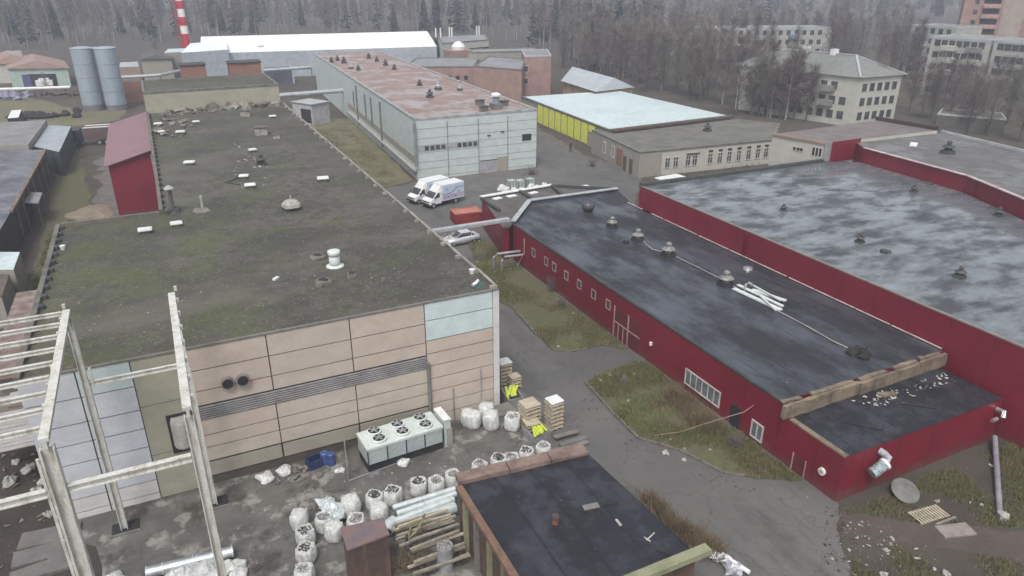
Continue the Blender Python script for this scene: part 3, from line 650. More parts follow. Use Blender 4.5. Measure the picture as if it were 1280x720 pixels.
# ================================================================== CRIMSON LOW BUILDING
XW = 31.2; LZ = 4.0; AZ = 3.1
nw = P(640, 280, LZ); n1 = P(662, 253, LZ); n2 = P(772, 238, LZ); n3 = P(798, 257, LZ)
lowp = [(XW, 26.8), (45.9, 26.8), (45.9, n3[1]), n2, n1, (XW, nw[1])]
t = thing('crimson_workshop', 'long low crimson workshop with damp black felt roof between road and taller crimson hall', 'workshop', (38, 45, 0)); low = t
wpart('wall', prism(NB(), lowp, -.3, LZ, top=False, bot=False), mCRIM, t)
wpart('roof', prism(NB(), inset(lowp, .05), LZ-.25, LZ-.01), mROOFLOW, t)
wpart('eaves_trim', wbox(NB(), (XW, nw[1]), (XW, 26.8), 0, nw[1]-26.8, LZ-.12, LZ+.03, -.18, .05), mPARAD, t)
bm = NB()
for a, b in ((n1, n2), ((XW, nw[1]), n1)):
    beam(bm, (a[0], a[1], LZ+.28), (b[0], b[1], LZ+.28), .55, .1, 0); beam(bm, (a[0], a[1], LZ+.11), (b[0], b[1], LZ+.11), .3, .24, 1)
wpart('coping', bm, [mCOPING, mPARAD], t)
bm = NB(); y = 26.9
while y < n3[1]-1.5:
    L = rnd.uniform(1.5, 5); 
    box(bm, (45.86, min(y+L/2, n3[1]-1), LZ+.12), (.09, L*.96, .07)); y += L+rnd.choice((0, 0, .1, .5))
wpart('flashing_strip', bm, M('curled_pale_flashing', (.55, .5, .47), (.4, .33, .31), .6, 0, 1), t)
WA, WB = (XW, nw[1]), (XW, 26.8)          # facing the road: outside on the right
def uw(y): return nw[1]-y
for y in (59.6, 57.0, 55.4, 53.1, 50.8, 48.4, 46.1): window(t, WA, WB, uw(y)-.35, uw(y)+.35, 2.0, 2.85, mFRP, mGLASS, 0, fw=.08)
window(t, WA, WB, uw(35.75), uw(32.0), .5, 1.75, mFRW, mGLASSL, 5, fw=.1)
window(t, WA, WB, uw(28.95), uw(27.9), .25, 1.5, mFRW, mGLASSL, 1, fw=.1)
bm = wbox(NB(), WA, WB, uw(45.05), uw(41.4), 0, 2.65, .003, .03); o = wpart('gate', bm, M('crimson_gate_sheet', (.15, .03, .035), None, .5), t)
bm = NB()
for y, zt in ((45.05, 2.8), (43.05, 2.75)): wbox(bm, WA, WB, uw(y)-.05, uw(y)+.05, 0, zt, .03, .1)
for y in (44.4, 43.7): wbox(bm, WA, WB, uw(y)-.03, uw(y)+.03, 0, 1.35, .03, .08)
wbox(bm, WA, WB, uw(45.05), uw(41.4), 1.38, 1.45, .03, .08)
bm.transform(t.matrix_basis.inverted()); link('gate_bars', bm, mFRP, o)
wpart('door', wbox(NB(), WA, WB, uw(30.9), uw(30.0), 0, 1.6, .003, .05), mDARK, t)
bm = lathe(NB(), (XW-.1, 39.9, 1.6), [(.12, 0), (.12, .25)], 8); wpart('wall_lamp', bm, mWHITE, t)
wpart('wall_pipe', tube(NB(), [(XW-.25, 61.2, 3.4), (XW-.25, 61.2, 1.9), (XW-.9, 61.4, .6)], .06, 6), mFRP, t)
bm = NB(); tube(bm, [(XW-.15, 62.3, 1.7), (XW-2.6, 62.6, 1.7), (XW-3.0, 62.6, 1.4), (XW-3.0, 62.6, 0)], .14, 8); tube(bm, [(XW-.15, 61.6, 1.55), (XW-2.1, 61.9, 1.55), (XW-2.4, 61.9, 1.2), (XW-2.4, 61.9, 0)], .12, 8)
tag(link('bent_pipes', bm, mGALV), 'two bent grey pipes leaving the crimson wall beside the silver car', 'pipes')
# annex at the south end (lower roof)
anp = [(XW+.02, 22.0), (45.2, 22.0), (45.2, 26.78), (XW+.02, 26.78)]
t, _ = wbuild('crimson_annex', 'low crimson end annex with littered black felt roof at the street corner', 'annex', anp, AZ, mCRIM, mROOFS, 0)
an = t
AA, AB = (XW+.02, 26.1), (XW+.02, 22.0)
wpart('eaves_trim', wbox(NB(), AA, AB, 0, 4.1, AZ-.02, AZ+.09, -.3, .04), mCORN, t)
o = wpart('door', wbox(NB(), AA, AB, .75, 1.7, 0, 1.15, .003, .03), M('crimson_gate_sheet', (.15, .03, .035)), t)
bm = NB(); wbox(bm, AA, AB, .7, .78, 0, 1.25, .03, .08); wbox(bm, AA, AB, 1.68, 1.76, 0, 1.25, .03, .08); bm.transform(t.matrix_basis.inverted()); link('door_trim', bm, mFRP, o)
t = thing('wall_fan', 'round white fan cover on the crimson annex wall beside the door', 'fan', (XW+.02, 23.2, 1.35))
part('cover', tube(NB(), [(.1, 0, 0), (-.12, 0, 0)], .24, 14), mWHITE, t); part('hub', tube(NB(), [(-.12, 0, 0), (-.15, 0, 0)], .1, 10), mGALV, t)
t = thing('extract_duct', 'teal and white extract duct elbow hanging on the front wall of the annex', 'duct', (33.7, 21.85, 1.9), 0)
part('drum', tube(NB(), [(-.55, -.35, -.2), (.25, -.4, .2)], .33, 16), M('teal_grey_drum', (.17, .22, .24), (.32, .37, .39), .5, 0, 5, c=(.45, .55)), t)
part('collar', tube(NB(), [(.25, -.4, .2), (.4, -.41, .28)], .36, 16), mWHITE, t)
part('elbow', tube(NB(), [(.42, -.4, .3), (.6, -.36, .55), (.42, -.18, .75), (.35, .12, .8)], .2, 12), M('pale_lilac_duct', (.45, .46, .5), None, .5), t)
t = thing('pipe_stub', 'small grey bent pipe stub near the inner corner of the annex wall', 'pipe', (44.6, 21.85, 2.5), 0)
part('elbow', tube(NB(), [(.1, .1, 0), (.1, -.35, .05), (-.1, -.5, -.25)], .17, 10), mGALV, t); part('flange', tube(NB(), [(-.45, -.35, -.3), (-.9, -.35, -.32)], .13, 10), mGALV, t)
# broken tan beam wall between the two roofs
t = thing('ruined_parapet', 'broken tan concrete parapet lying across the black roofs at the workshop end', 'parapet', (38, 26.5, LZ))
bm = NB(); xs = [30.9, 33.0, 34.8, 37.3, 40.6, 43, 45.75]
for i, (a, b) in enumerate(zip(xs, xs[1:])):
    box(bm, ((a+b)/2, 26.45+rnd.uniform(-.05, .05), 3.55+rnd.uniform(-.05, .05)), ((b-a)-rnd.uniform(.0, .09), .26, .9))
    box(bm, ((a+b)/2+rnd.uniform(-.2, .2), 26.72+rnd.uniform(-.06, .06), 4.02+rnd.uniform(-.03, .03)), ((b-a)*rnd.uniform(.7, .98), .3, .12), rz=rnd.uniform(-.03, .03))
bmesh.ops.subdivide_edges(bm, edges=bm.edges[:], cuts=2)
for v in bm.verts: v.co += Vector((0, noise.noise(v.co*1.7)*.08, noise.noise(v.co*2.3)*.09))
wpart('wall', bm, mCORN, t)
crumbs('rubble', [(38, 24.2), (44.5, 24.6), (44.9, 26), (36, 26)], 130, .2, mLITTER, AZ); crumbs('rubble', [(31.6, 22.6), (45, 22.6), (45, 26), (31.6, 26)], 60, .1, mPARAD, AZ)
x, y = P(1108, 494, AZ); tag(link('brick_slab', box(NB(), (x, y, AZ+.08), (1.2, .35, .16), rz=-.35), mCORN), 'tan slab fragment lying on the littered annex roof', 'slab')
for px, ln, a, lb in (((1078, 533), 2.2, -.85, 'bent black rod on the annex roof nearest its west edge'), ((1148, 508), 2.0, -.75, 'straight black rod in the middle of the annex roof')):
    x, y = P(px[0], px[1], AZ); tag(link('rod', tube(NB(), [(x-ln/2*math.cos(a), y-ln/2*math.sin(a), AZ+.05), (x+ln/2*math.cos(a), y+ln/2*math.sin(a), AZ+.05), (x+ln/2*math.cos(a)+.4, y+ln/2*math.sin(a)+.3, AZ+.05)], .035, 5), mDARK), lb, 'rod')
# roof vents of the workshop
G2 = 'cowl vents along the black workshop roof'
for px, lb, s in (((765, 284), 'grey hooded vent, second from the far end of the workshop roof', .95), ((797, 301), 'grey two-tier vent with the cable tied to it, third along the workshop roof', 1.05),
                  ((835, 320), 'tall pale two-tier vent, fourth along the workshop roof', 1.15), ((907, 357), 'pale two-tier vent at the head of the white planks', 1.15)):
    mushroom(px, lb, s, LZ-.01, G2, M('weathered_vent_metal', (.3, .3, .28), (.16, .15, .14), .6, .2, 4), mBLACKR)
x, y = P(735, 264, LZ); t = thing('round_roof_fan', 'dark spherical fan cowl nearest the far end of the workshop roof', 'roof vent', (x, y, LZ-.01), 0, G2)
part('base', lathe(NB(), (0, 0, 0), [(.5, 0), (.5, .3)], 14), mBLACKR, t); part('cowl', lathe(NB(), (0, 0, .3), [(.62, 0), (.72, .25), (.68, .5), (.45, .75), (.15, .85)], 16), M('dark_grey_cowl', (.06, .06, .07), (.1, .1, .11), .5), t)
x, y = P(931, 364, LZ); t = thing('small_bent_vent', 'small pale bent vent pipe right of the plank stack', 'roof vent', (x, y, LZ-.01), 0, G2)
part('pipe', tube(NB(), [(0, 0, 0), (0, 0, .6), (.2, -.15, .8), (.4, -.3, .6)], .1, 8), M('pale_cap', (.4, .4, .37)), t)
x, y = P(935, 336, LZ); tag(link('grey_dome', lathe(NB(), (x, y, LZ-.01), [(.45, 0), (.4, .15), (.15, .25)], 12), mGALV), 'low grey dome lying near the crimson hall wall on the workshop roof', 'dome')
for px, lb, s in (((783, 303), 'low dark lump on the workshop roof before the cabled vent', .4), ((1073, 444), 'heap of black scrap at the end of the cable on the workshop roof', .85)):
    x, y = P(px[0], px[1], LZ); bm = NB()
    for k in range(9): lathe(bm, (x+rnd.uniform(-s, s)*.6, y+rnd.uniform(-s, s)*.6, LZ), [(s*.35, 0), (s*.4, s*.2), (s*.2, s*rnd.uniform(.3, .6))], 7, jit=.7, seed=k)
    tag(link('scrap_heap', bm, mBLACKR), lb, 'scrap heap')
pts = [P(a, b, LZ) for a, b in ((800, 297), (808, 307), (815, 312), (835, 316), (870, 334), (905, 352), (950, 378), (980, 393), (1010, 410), (1040, 427), (1062, 436))]
tag(link('cable', tube(NB(), [(p[0], p[1], LZ+.06+.05*math.sin(i*1.7)) for i, p in enumerate(pts)], .045, 5), M('pale_cable', (.4, .37, .34), None, .6)), 'long pale cable running along the vents to the black scrap heap', 'cable')
for k, (a, b, w_, z_) in enumerate((((917, 362), (976, 389), .5, .1), ((922, 359), (978, 386), .35, .22), ((940, 364), (982, 378), .45, .14), ((941, 361), (975, 380), .16, .3), ((948, 373), (969, 393), .16, .34))):
    a = P(a[0], a[1], LZ); b = P(b[0], b[1], LZ)
    tag(link('plank', beam(NB(), (a[0], a[1], LZ+z_), (b[0], b[1], LZ+z_), w_*.8, .1), mINSUL), ['widest white plank lying nearest the road on the workshop roof', 'white plank stacked on the widest one', 'white plank fanned out towards the crimson hall', 'thin white batten between the two wide planks', 'thin white batten lying crosswise on top of the planks'][k], 'plank', 'white planks on the workshop roof')
# ---- small northern annex with open framed roof
ap = PL([(602, 247), (690, 231), (765, 234), (771, 240), (662, 254), (638, 280), (636, 284)], 3.5)
ap = [P(602, 247, 3.5), P(692, 231, 3.5), P(766, 235, 3.5), (n2[0]-.1, n2[1]+.4), (n1[0]-.3, n1[1]+.4), (XW-.3, nw[1]+.3), (P(622, 281, 3.5)[0], nw[1]+.3)]
t, _ = wbuild('crimson_porch_block', 'small crimson block with a recessed dark roof at the far end of the workshop', 'annex', ap, 3.5, mCRIM, M('dusty_dark_roof', (.09, .08, .075), (.13, .12, .11), .8, 0, .8), .0)
bm = NB(); a, b = P(601, 246, 3.7), P(690, 231, 3.7); beam(bm, (a[0], a[1], 3.72), (b[0], b[1], 3.72), .6, .1)
wpart('coping', bm, mWHITE, t)
bm = NB()
for a, b in (((602, 248), (624, 263)), ((650, 239), (668, 250)), ((690, 232), (705, 246)), ((690, 232), (766, 236))):
    a = P(a[0], a[1], 3.7); b = P(b[0], b[1], 3.7); beam(bm, (a[0], a[1], 3.68), (b[0], b[1], 3.68), .35, .35)
wpart('parapet', bm, mPARAD, t)
for a, b, lb in (((617, 249), (626, 247), 'white sheet lying left on the porch block roof'), ((634, 246), (645, 244), 'white sheet lying second on the porch block roof'), ((662, 242), (671, 240), 'white sheet lying right of the middle parapet'), ((724, 234), (735, 232), 'white sheet in the far right bay of the porch roof')):
    a = P(a[0], a[1], 3.55); b = P(b[0], b[1], 3.55); tag(link('white_sheet', beam(NB(), (a[0], a[1], 3.56), (b[0], b[1], 3.56), .7, .08), mWHITE), lb, 'sheet', 'white sheets on the porch block roof')
# salmon container
a = P(569, 281); b = P(603, 277)
ct = thing('red_container', 'low faded red container with salmon top beside the porch block', 'container', (a[0], a[1], 0), math.atan2(b[1]-a[1], b[0]-a[0]))
L = math.dist(a, b); part('body', box(NB(), (L/2, 1.1, .6), (L, 2.2, 1.2)), mCONTR, ct); bm = NB(); ringwall(bm, [(0, 0), (L, 0), (L, 2.2), (0, 2.2)], .15, 1.2, 1.32); part('rim', bm, mSALMON, ct)
part('lid', box(NB(), (L/2, 1.1, 1.22), (L-.32, 1.88, .05)), mSALMON, ct)
# pipe bridge to the main hall
a = P(540, 288, 4.7); b = P(636, 273, 4.7); d = (Vector(a)-Vector(b)).normalized()
t = thing('pipe_bridge', 'pale boxed pipe bridge crossing from the mossy hall to the crimson workshop', 'pipe bridge', (b[0], b[1], 0))
e = Vector(b)+d*((b[0]-18.1)/abs(d.x)); bm = NB(); beam(bm, (b[0], b[1], 4.6), (e.x, e.y, 4.6), .6, .3); wpart('duct', bm, mCOPING, t)
bm = NB(); m1 = Vector(b).lerp(e, .45)
for k in range(7):
    p = m1.lerp(e, k/7); q = m1.lerp(e, (k+1)/7); tube(bm, [(p.x, p.y, 4.4), (q.x, q.y, 3.6)], .05, 5); tube(bm, [(q.x, q.y, 3.6), (q.x, q.y, 4.4)], .05, 5)
tube(bm, [(m1.x, m1.y, 3.6), (e.x, e.y, 3.6)], .05, 5); wpart('truss', bm, mFRAME, t)
# ================================================================== BIG CRIMSON HALL
BZ = 6.5
bigp = [(46, 3), (80, -6), (71.6, 37.8), (75.3, 46.5), (76.4, 60.4), (72.3, 62.7), (46.0, 63.3)]
t = thing('crimson_hall', 'big crimson hall with wide rain-puddled flat roof', 'hall', (60, 40, 0)); big = t
wpart('wall', prism(NB(), bigp, -.3, BZ, top=False, bot=False), mCRIM, t)
wpart('roof', prism(NB(), inset(bigp, .05), BZ-.3, BZ-.02), mROOFBIG, t)
wpart('eaves_trim', wbox(NB(), (46, 63.3), (46, 3), 0, 60.3, BZ-.05, BZ+.06, -.16, .04), M('dull_roof_edge', (.26, .22, .19), (.2, .17, .15), .7, 0, 1), t)
bm = NB(); wbox(bm, (72.3, 62.7), (46, 63.3), 0, 26.3, BZ-.2, BZ+.32, -.5, .05); wpart('parapet', bm, mPARAD, t)
bm = NB()
for k in range(11): box(bm, (45.9, 46.6, 4.3+k*.19), (.12, .55, .05))
wpart('ladder', bm, mCRIM, t)
G3 = 'small cowl vents on the puddled roof'
for px, lb, s in (((979, 263), 'small dark vent on a white pad, farthest left on the puddled roof', .8), ((1074.5, 303), 'twin stacked dark vent in the middle of the puddled roof', .95), ((1142, 240), 'thin dark vent near the far crimson wall', .95), ((1248, 270), 'dark stacked vent at the far right of the puddled roof', 1.05), ((1199, 347), 'largest round dark vent on the puddled roof', 1.1)):
    mushroom(px, lb, s*.72, BZ-.02, G3, M('dark_vent_metal', (.09, .09, .09), (.05, .05, .05), .6, .2, 4), mPARAD)
x, y = P(1107, 315, BZ); tag(link('roof_block', lathe(NB(), (x, y, BZ-.02), [(.45, 0), (.38, .2), (.1, .25)], 8, jit=.4), mPARAD), 'low dark block on the puddled roof before the round vent', 'block')
for px, lb in (((1128, 215), 'dark flat patch near the red wall of the puddled roof'), ((1158, 228), 'second dark flat patch, beside the thin vent'), ((1240, 247), 'dark patch near the far right vent'), ((1270, 252), 'dark patch at the foot of the crimson wall, far right')):
    x, y = P(px[0], px[1], BZ); tag(link('felt_patch', lathe(NB(), (x, y, BZ-.02), [(.8, 0), (.7, .03)], 12, jit=.8, seed=px[0]), mPARAD), lb, 'felt patch')
# eastern higher building
ep = [(76.5, 60.3), (75.4, 46.5), (71.7, 37.7), (74, 20), (96, 20), (93.5, 52), (93, 63), (78.5, 66.5)]
ep = [(76.5, 60.3), (75.4, 46.4), (71.8, 37.7), (69, 22), (92, 22), (91.5, 49.9), (93.5, 62.5), (81.2, 68.0)]
t, epc = wbuild('crimson_east_hall', 'crimson walled hall with grey felt roof and pale coping behind the puddled roof', 'hall', ep, 8.2, mCRIM, mROOFE, 0)
bm = NB()
for a, b in zip(ep[:4], ep[1:4]):
    L = math.dist(a, b); n = max(1, int(L/3.2))
    for k in range(n):
        p = Vector(a).lerp(Vector(b), (k+.01)/n); q = Vector(a).lerp(Vector(b), (k+.98)/n); beam(bm, (p.x, p.y, 8.26), (q.x, q.y, 8.26), .45, .08)
wpart('coping', bm, M('pinkish_coping', (.55, .45, .45), None, .6), t)
bm = NB()
for a, b in zip(ep[4:7], ep[5:7]): beam(bm, (a[0], a[1], 8.35), (b[0], b[1], 8.35), .3, .3)
wpart('parapet', bm, mCOPING, t)
mushroom((1184, 192), 'round dark vent on the grey roof behind the long red parapet', 1.3, 8.2, None, mPARAD, mPARAD)
x, y = P(1142, 181, 8.2); tag(link('roof_sheet', box(NB(), (x, y, 8.25), (2.2, .8, .1), rz=.6), mWHITE), 'crumpled white sheet on the grey roof behind the red parapet', 'sheet')
# E3: brownish roof with cream west wall
e3 = [P(1033, 180, 8.6), P(1076, 174, 8.6), P(1172, 163, 8.6), P(1095, 150, 8.6), P(966, 168, 8.6)]
t, e3c = wbuild('cream_workshop', 'cream walled workshop with brown felt roof beyond the puddled roof', 'workshop', e3, 8.6, mCREAM, roof_wet('brown_felt_roof', (.12, .1, .095), (.17, .15, .14), .52, (1, 1, 1), .45), 0)
s0, s1 = e3[0], e3[1]
wpart('red_wall', wbox(NB(), s0, s1, .9, math.dist(s0, s1), BZ-.3, 8.75, .0, .08), mCRIM, t)
wpart('corner_pier', wbox(NB(), s0, s1, -.2, .9, 0, 8.8, .0, .12), M('grey_pier', (.3, .3, .29), None, .7), t)
bm = NB(); beam(bm, (*e3[3], 8.85), (*e3[2], 8.85), .4, .5); wpart('parapet', bm, M('dark_brown_parapet', (.06, .045, .04), None, .8), t)
bm = NB(); beam(bm, (*e3[4], 8.65), (*e3[0], 8.65), .35, .25); wpart('coping', bm, mORROOF, t)
wl = math.dist(e3[4], e3[0])
for u in (.45, .52, .58): window(t, e3[4], e3[0], wl*u-.25, wl*u+.25, 7.1, 7.6, mFRW, mDARK, 0, fw=.05)
for u in (.8, .86, .92): window(t, e3[4], e3[0], wl*u-.22, wl*u+.22, 6.9, 8.0, mFRW, mDARK, 0, fw=.05)
def zat(py, X, Y):
    A = X*math.sin(YAW)+Y*math.cos(YAW); return CH-A*math.tan(PIT+math.atan((py-360)/FPX))
def V2(a): return Vector(a[:2])
# ================================================================== PALE MINT HALL
wz = 8.7
wp = [(32.5, 98.6), (51.6, 98.2), P(600, 106, wz), P(472, 65, wz), P(389, 67, wz), P(430, 91, wz)]
wp[2] = (53.0, 150); wp[3] = (54.2, 192); wp[4] = (38.2, 193); wp[5] = (35.6, 150)
t, wpc = wbuild('mint_hall', 'pale mint panelled factory hall with pinkish roof behind the parked vans', 'hall', wp, wz, mWHITEP, mROOFW, .22, .35, param=M('pale_edge_cap', (.4, .42, .41), (.25, .25, .25), .6, 0, 1))
wa, wb = wp[0], wp[1]; WL = math.dist(wa, wb)
bm = NB()
for z in (7.35, 6.0, 5.0, 3.95, 2.6, 1.6, .4): wbox(bm, wa, wb, 0, WL, z-.03, z+.03, .0, .02)
wpart('panel_joints', bm, M('joint_grey', (.3, .31, .3), None, .8), t)
for u in (4.8, 9.6, 14.3): wpart('joint_pipe', wbox(NB(), wa, wb, u-.06, u+.06, 0, 8.2, .02, .08), M('joint_grey', (.3, .31, .3)), t)
wpart('downpipe', tube(NB(), [(32.3, 98.2, 8.5), (32.3, 98.2, 2.2)], .22, 8), M('grey_pipe2', (.26, .29, .3), None, .6), t)
bm = NB(); wbox(bm, wa, wb, .2, 9.5, 4.2, 4.95, .02, .05); o = wpart('window_strip', bm, M('strip_backing', (.38, .4, .38), None, .7), t)
for k in range(11):
    if k in (0, 5, 6): continue
    u = .4+k*.83; b2 = wbox(NB(), wa, wb, u+.08, u+.66, 4.27, 4.88, .05, .07); b2.transform(t.matrix_basis.inverted()); link('pane', b2, mGLASS, o)
wpart('louvre', wbox(NB(), wa, wb, 16.7, 18.2, 4.3, 5.25, .02, .08), mDARK, t)
wpart('gate', wbox(NB(), wa, wb, 9.75, 12.4, 0, 1.85, .02, .07), M('lilac_grey_gate', (.38, .37, .39), None, .6, 0, 1), t)
wpart('gate_rail', wbox(NB(), wa, wb, 9.7, 12.6, 1.85, 1.93, .02, .1), mDARK, t)
wpart('tan_panel', wbox(NB(), wa, wb, 12.5, 14.2, 0, 2.2, .02, .05), mTAN, t)
for u, z in ((11.0, 5.55), (13.2, 5.9)): wpart('bracket', wbox(NB(), wa, wb, u, u+.5, z, z+.12, .02, .15), mDARK, t)
ls, le = (35.6, 150), (32.5, 98.6)    # side wall facing the field
bm = NB(); wbox(bm, ls, le, 0, 51.4, 1.3, 1.6, .0, .5, 0); wpart('heat_pipe', bm, M('lagged_pipe', (.4, .39, .36), (.3, .29, .27), .7, 0, 1), t)
bm = NB(); wbox(bm, ls, le, 0, 51.4, 2.3, 3.3, .0, .04, 0); wpart('weather_stain_band', bm, mTAN, t)
for u, z0, z1 in ((6, 3.5, 7), (17, 3, 8), (22, 2.5, 8.2)): wpart('side_window', wbox(NB(), ls, le, u, u+1.1, z0, z1-.6, .02, .08), M('dull_side_glass', (.2, .22, .23), None, .4), t)
for u in (10, 30): wpart('wall_pipe', wbox(NB(), ls, le, u, u+.25, .5, 8, .02, .25), mPARA, t)
pr_, pq_ = (53.0, 150), (51.6, 98.2)
G4 = 'dark cowl vents on the pinkish roof'
for k, px in enumerate(((414.5, 78), (422, 76), (430, 79), (439, 86), (448, 88), (461, 73), (471, 77), (482, 82), (493, 87), (524.6, 107), (548, 112), (537.5, 122), (575, 113), (600, 131), (605, 139), (630, 132))):
    s = rnd.uniform(.85, 1.15); nm = ['leftmost in the row of five at the far left', 'second of the far left row of five', 'middle of the far left row of five', 'fourth of the far left row, white capped', 'last of the far left row of five',
     'farthest right-hand row, first', 'farthest right-hand row, second', 'third of the far right-hand row', 'nearest of the far right-hand row', 'left of the mid-roof pair', 'white tipped vent right of the mid-roof pair', 'lone vent nearest the pink centre', 'beside the east edge rail', 'low box left of the tall white fan', 'low box in front of the tall white fan', 'box right of the tall white fan'][k]
    if k > 12:
        x, y = P(px[0], px[1], wz); tt = thing('roof_box', 'grey roof box, '+nm, 'roof box', (x, y, wz), .2, G4)
        part('body', box(NB(), (0, 0, .35), (1.1, .9, .7)), mPARA, tt); part('lid', box(NB(), (0, 0, .74), (1.3, 1.1, .08)), mPARAD, tt)
    else: mushroom(px, 'dark cowl vent, '+nm, s*1.05, wz, G4, M('dark_vent_metal', (.09, .09, .09)) if k not in (3, 10, 12) else mGALV, mPARAD)
x, y = P(620, 136, wz); tt = thing('tall_roof_fan', 'tall grey fan tower with a white cap near the front of the pinkish roof', 'roof fan', (x, y, wz), 0)
part('base', box(NB(), (0, 0, .4), (1.5, 1.5, .8)), mPARA, tt); part('drum', lathe(NB(), (0, 0, .8), [(.5, 0), (.5, 1.1)], 14), M('blue_grey_drum', (.25, .3, .34), None, .5), tt); part('cap', lathe(NB(), (0, 0, 1.9), [(.75, 0), (.75, .25), (.3, .5)], 14), mWHITE, tt)
# ================================================================== BOX VANS, CAR, PERSON
def wheel(par, x, y, r=.36, w_=.24):
    o = part('wheel', tube(NB(), [(x, y-w_/2, r), (x, y+w_/2, r)], r, 16), mBLACKR, par)
    part('rim', tube(NB(), [(x, y-w_/2-.01, r), (x, y+w_/2+.01, r)], r*.58, 12), mGALV, o)
def van(loc, ang, label):
    t = thing('box_van', label, 'van', (*loc, 0), ang, 'white box vans parked by the mint hall')
    # x forward
    part('cargo_box', box(NB(), (-1.35, 0, 1.72), (3.5, 2.05, 2.0)), mVANW, t)
    part('box_roof_cap', box(NB(), (-1.35, 0, 2.75), (3.52, 2.07, .06)), mVANW, t)
    bm = NB()
    for s in (-1, 1): box(bm, (-1.35, s*1.03, 2.1), (3.4, .012, 1.1))
    o = part('livery_panel', bm, mVANB, t)
    bm = NB()
    for s in (-1, 1):
        pts = [(.35, 1.55), (-1.1, 1.6), (-1.45, 1.8), (-1.7, 2.1), (-2.1, 2.2), (-3.05, 2.22)]
        for a, b in zip(pts, pts[1:]): beam(bm, (a[0], s*1.045, a[1]), (b[0], s*1.045, b[1]), .012, .1)
        for a, b in (((-.1, 2.15), (-.35, 2.3)), ((-.35, 2.3), (-.6, 2.15)), ((-.6, 2.15), (-.35, 2.0)), ((-.35, 2.0), (-.1, 2.15))): beam(bm, (a[0], s*1.045, a[1]), (b[0], s*1.045, b[1]), .012, .05)
    part('swoosh', bm, mVANS, o)
    bm = NB()
    for s in (-1, 1):
        box(bm, (-1.35, s*1.032, 1.15), (3.4, .012, .62))
    o2 = part('print_band', bm, M('lilac_print_band', (.5, .46, .58), (.42, .38, .5), .5, 0, 4, bmp=0), t)
    bm = NB()
    for s in (-1, 1):
        for x in (-.1, -.55, -1.15, -1.7, -2.3, -2.75): box(bm, (x, s*1.045, 1.2+.12*math.sin(x*5)+(.3 if x < -2 else 0)), (.26, .014, .22))
    part('product_print', bm, mVANP, o2)
    # cab: side profile extruded
    prof = [(.45, .45), (2.35, .45), (2.42, .75), (2.3, 1.0), (1.75, 1.2), (1.15, 1.95), (.95, 2.05), (.45, 2.08)]
    bm = NB(); L = [bm.verts.new((x, -.93, z)) for x, z in prof]; R_ = [bm.verts.new((x, .93, z)) for x, z in prof]
    bm.faces.new(L); bm.faces.new(R_[::-1])
    for i in range(len(prof)):
        j = (i+1) % len(prof); bm.faces.new((L[j], L[i], R_[i], R_[j]))
    bmesh.ops.recalc_face_normals(bm, faces=bm.faces); bmesh.ops.bevel(bm, geom=bm.edges[:], offset=.05, segments=2, affect='EDGES'); part('cab', bm, mVANW, t, False)
    fair = NB(); pf = [(.4, 2.06), (1.0, 2.06), (.4, 2.7)]
    L = [fair.verts.new((x, -.8, z)) for x, z in pf]; R_ = [fair.verts.new((x, .8, z)) for x, z in pf]; fair.faces.new(L[::-1]); fair.faces.new(R_)
    for i in range(3): fair.faces.new((L[i], L[(i+1) % 3], R_[(i+1) % 3], R_[i]))
    part('roof_fairing', fair, mVANW, t)
    part('windscreen', beam(NB(), (1.74, 0, 1.26), (1.2, 0, 1.93), 1.6, .04), mGLASS, t)
    for s in (-1, 1):
        bm = NB(); q = [(.75, 1.28), (1.58, 1.28), (1.08, 1.85), (.75, 1.88)]
        A = [bm.verts.new((x, s*.935, z)) for x, z in q]; B = [bm.verts.new((x, s*.955, z)) for x, z in q]; bm.faces.new(A); bm.faces.new(B)
        for i in range(4): bm.faces.new((A[i], A[(i+1) % 4], B[(i+1) % 4], B[i]))
        part('side_window', bm, mGLASS, t)
        part('mirror', box(NB(), (1.55, s*1.1, 1.4), (.08, .2, .3)), mBLACKR, t)
        part('headlight', box(NB(), (2.36, s*.68, .86), (.1, .3, .18)), mGLASSL, t)
        wheel(t, 1.75, s*.86); wheel(t, -1.75, s*.86)
    part('bumper', box(NB(), (2.42, 0, .52), (.14, 1.8, .2)), mBLACKR, t); part('grille', box(NB(), (2.4, 0, .84), (.06, .9, .14)), mBLACKR, t)
    part('chassis', box(NB(), (-1.2, 0, .58), (3.9, .9, .22)), mBLACKR, t)
f_ = Vector(P(533, 263)); r_ = Vector(P(579, 252)); ang = math.atan2((f_-r_).y, (f_-r_).x); mid = (f_+r_)/2; nr = Vector((math.sin(ang), -math.cos(ang)))
if nr.y < 0: nr = -nr
van((mid+nr*1.0)[:], ang, 'nearer white box van with pale blue side and lilac print band'); van((mid+nr*3.5+Vector((-.5, 0)))[:], ang, 'farther white box van partly hidden behind the nearer one')
a, b = V2(P(564, 309)), V2(P(595, 303)); ang = math.atan2((a-b).y, (a-b).x)
t = thing('silver_sedan', 'silver saloon car parked under the pipe bridge beside the crimson workshop', 'car', (*((a+b)/2+Vector((0, .7)))[:], 0), ang)
def loft(bm, secs, mi=0):
    rs = []
    for x, ws in secs: rs.append([bm.verts.new((x, y, z)) for y, z in ws])
    n = len(rs[0])
    for p, q in zip(rs, rs[1:]):
        for i in range(n): bm.faces.new((p[i], p[(i+1) % n], q[(i+1) % n], q[i])).material_index = mi
    bm.faces.new(rs[0][::-1]); bm.faces.new(rs[-1]); bmesh.ops.recalc_face_normals(bm, faces=bm.faces); return bm
def sec(w0, w1, z0, z1): return [(-w0, z0), (w0, z0), (w1*1.03, (z0+z1)/2), (w1, z1-.04), (w1*.85, z1), (-w1*.85, z1), (-w1, z1-.04), (-w1*1.03, (z0+z1)/2)]
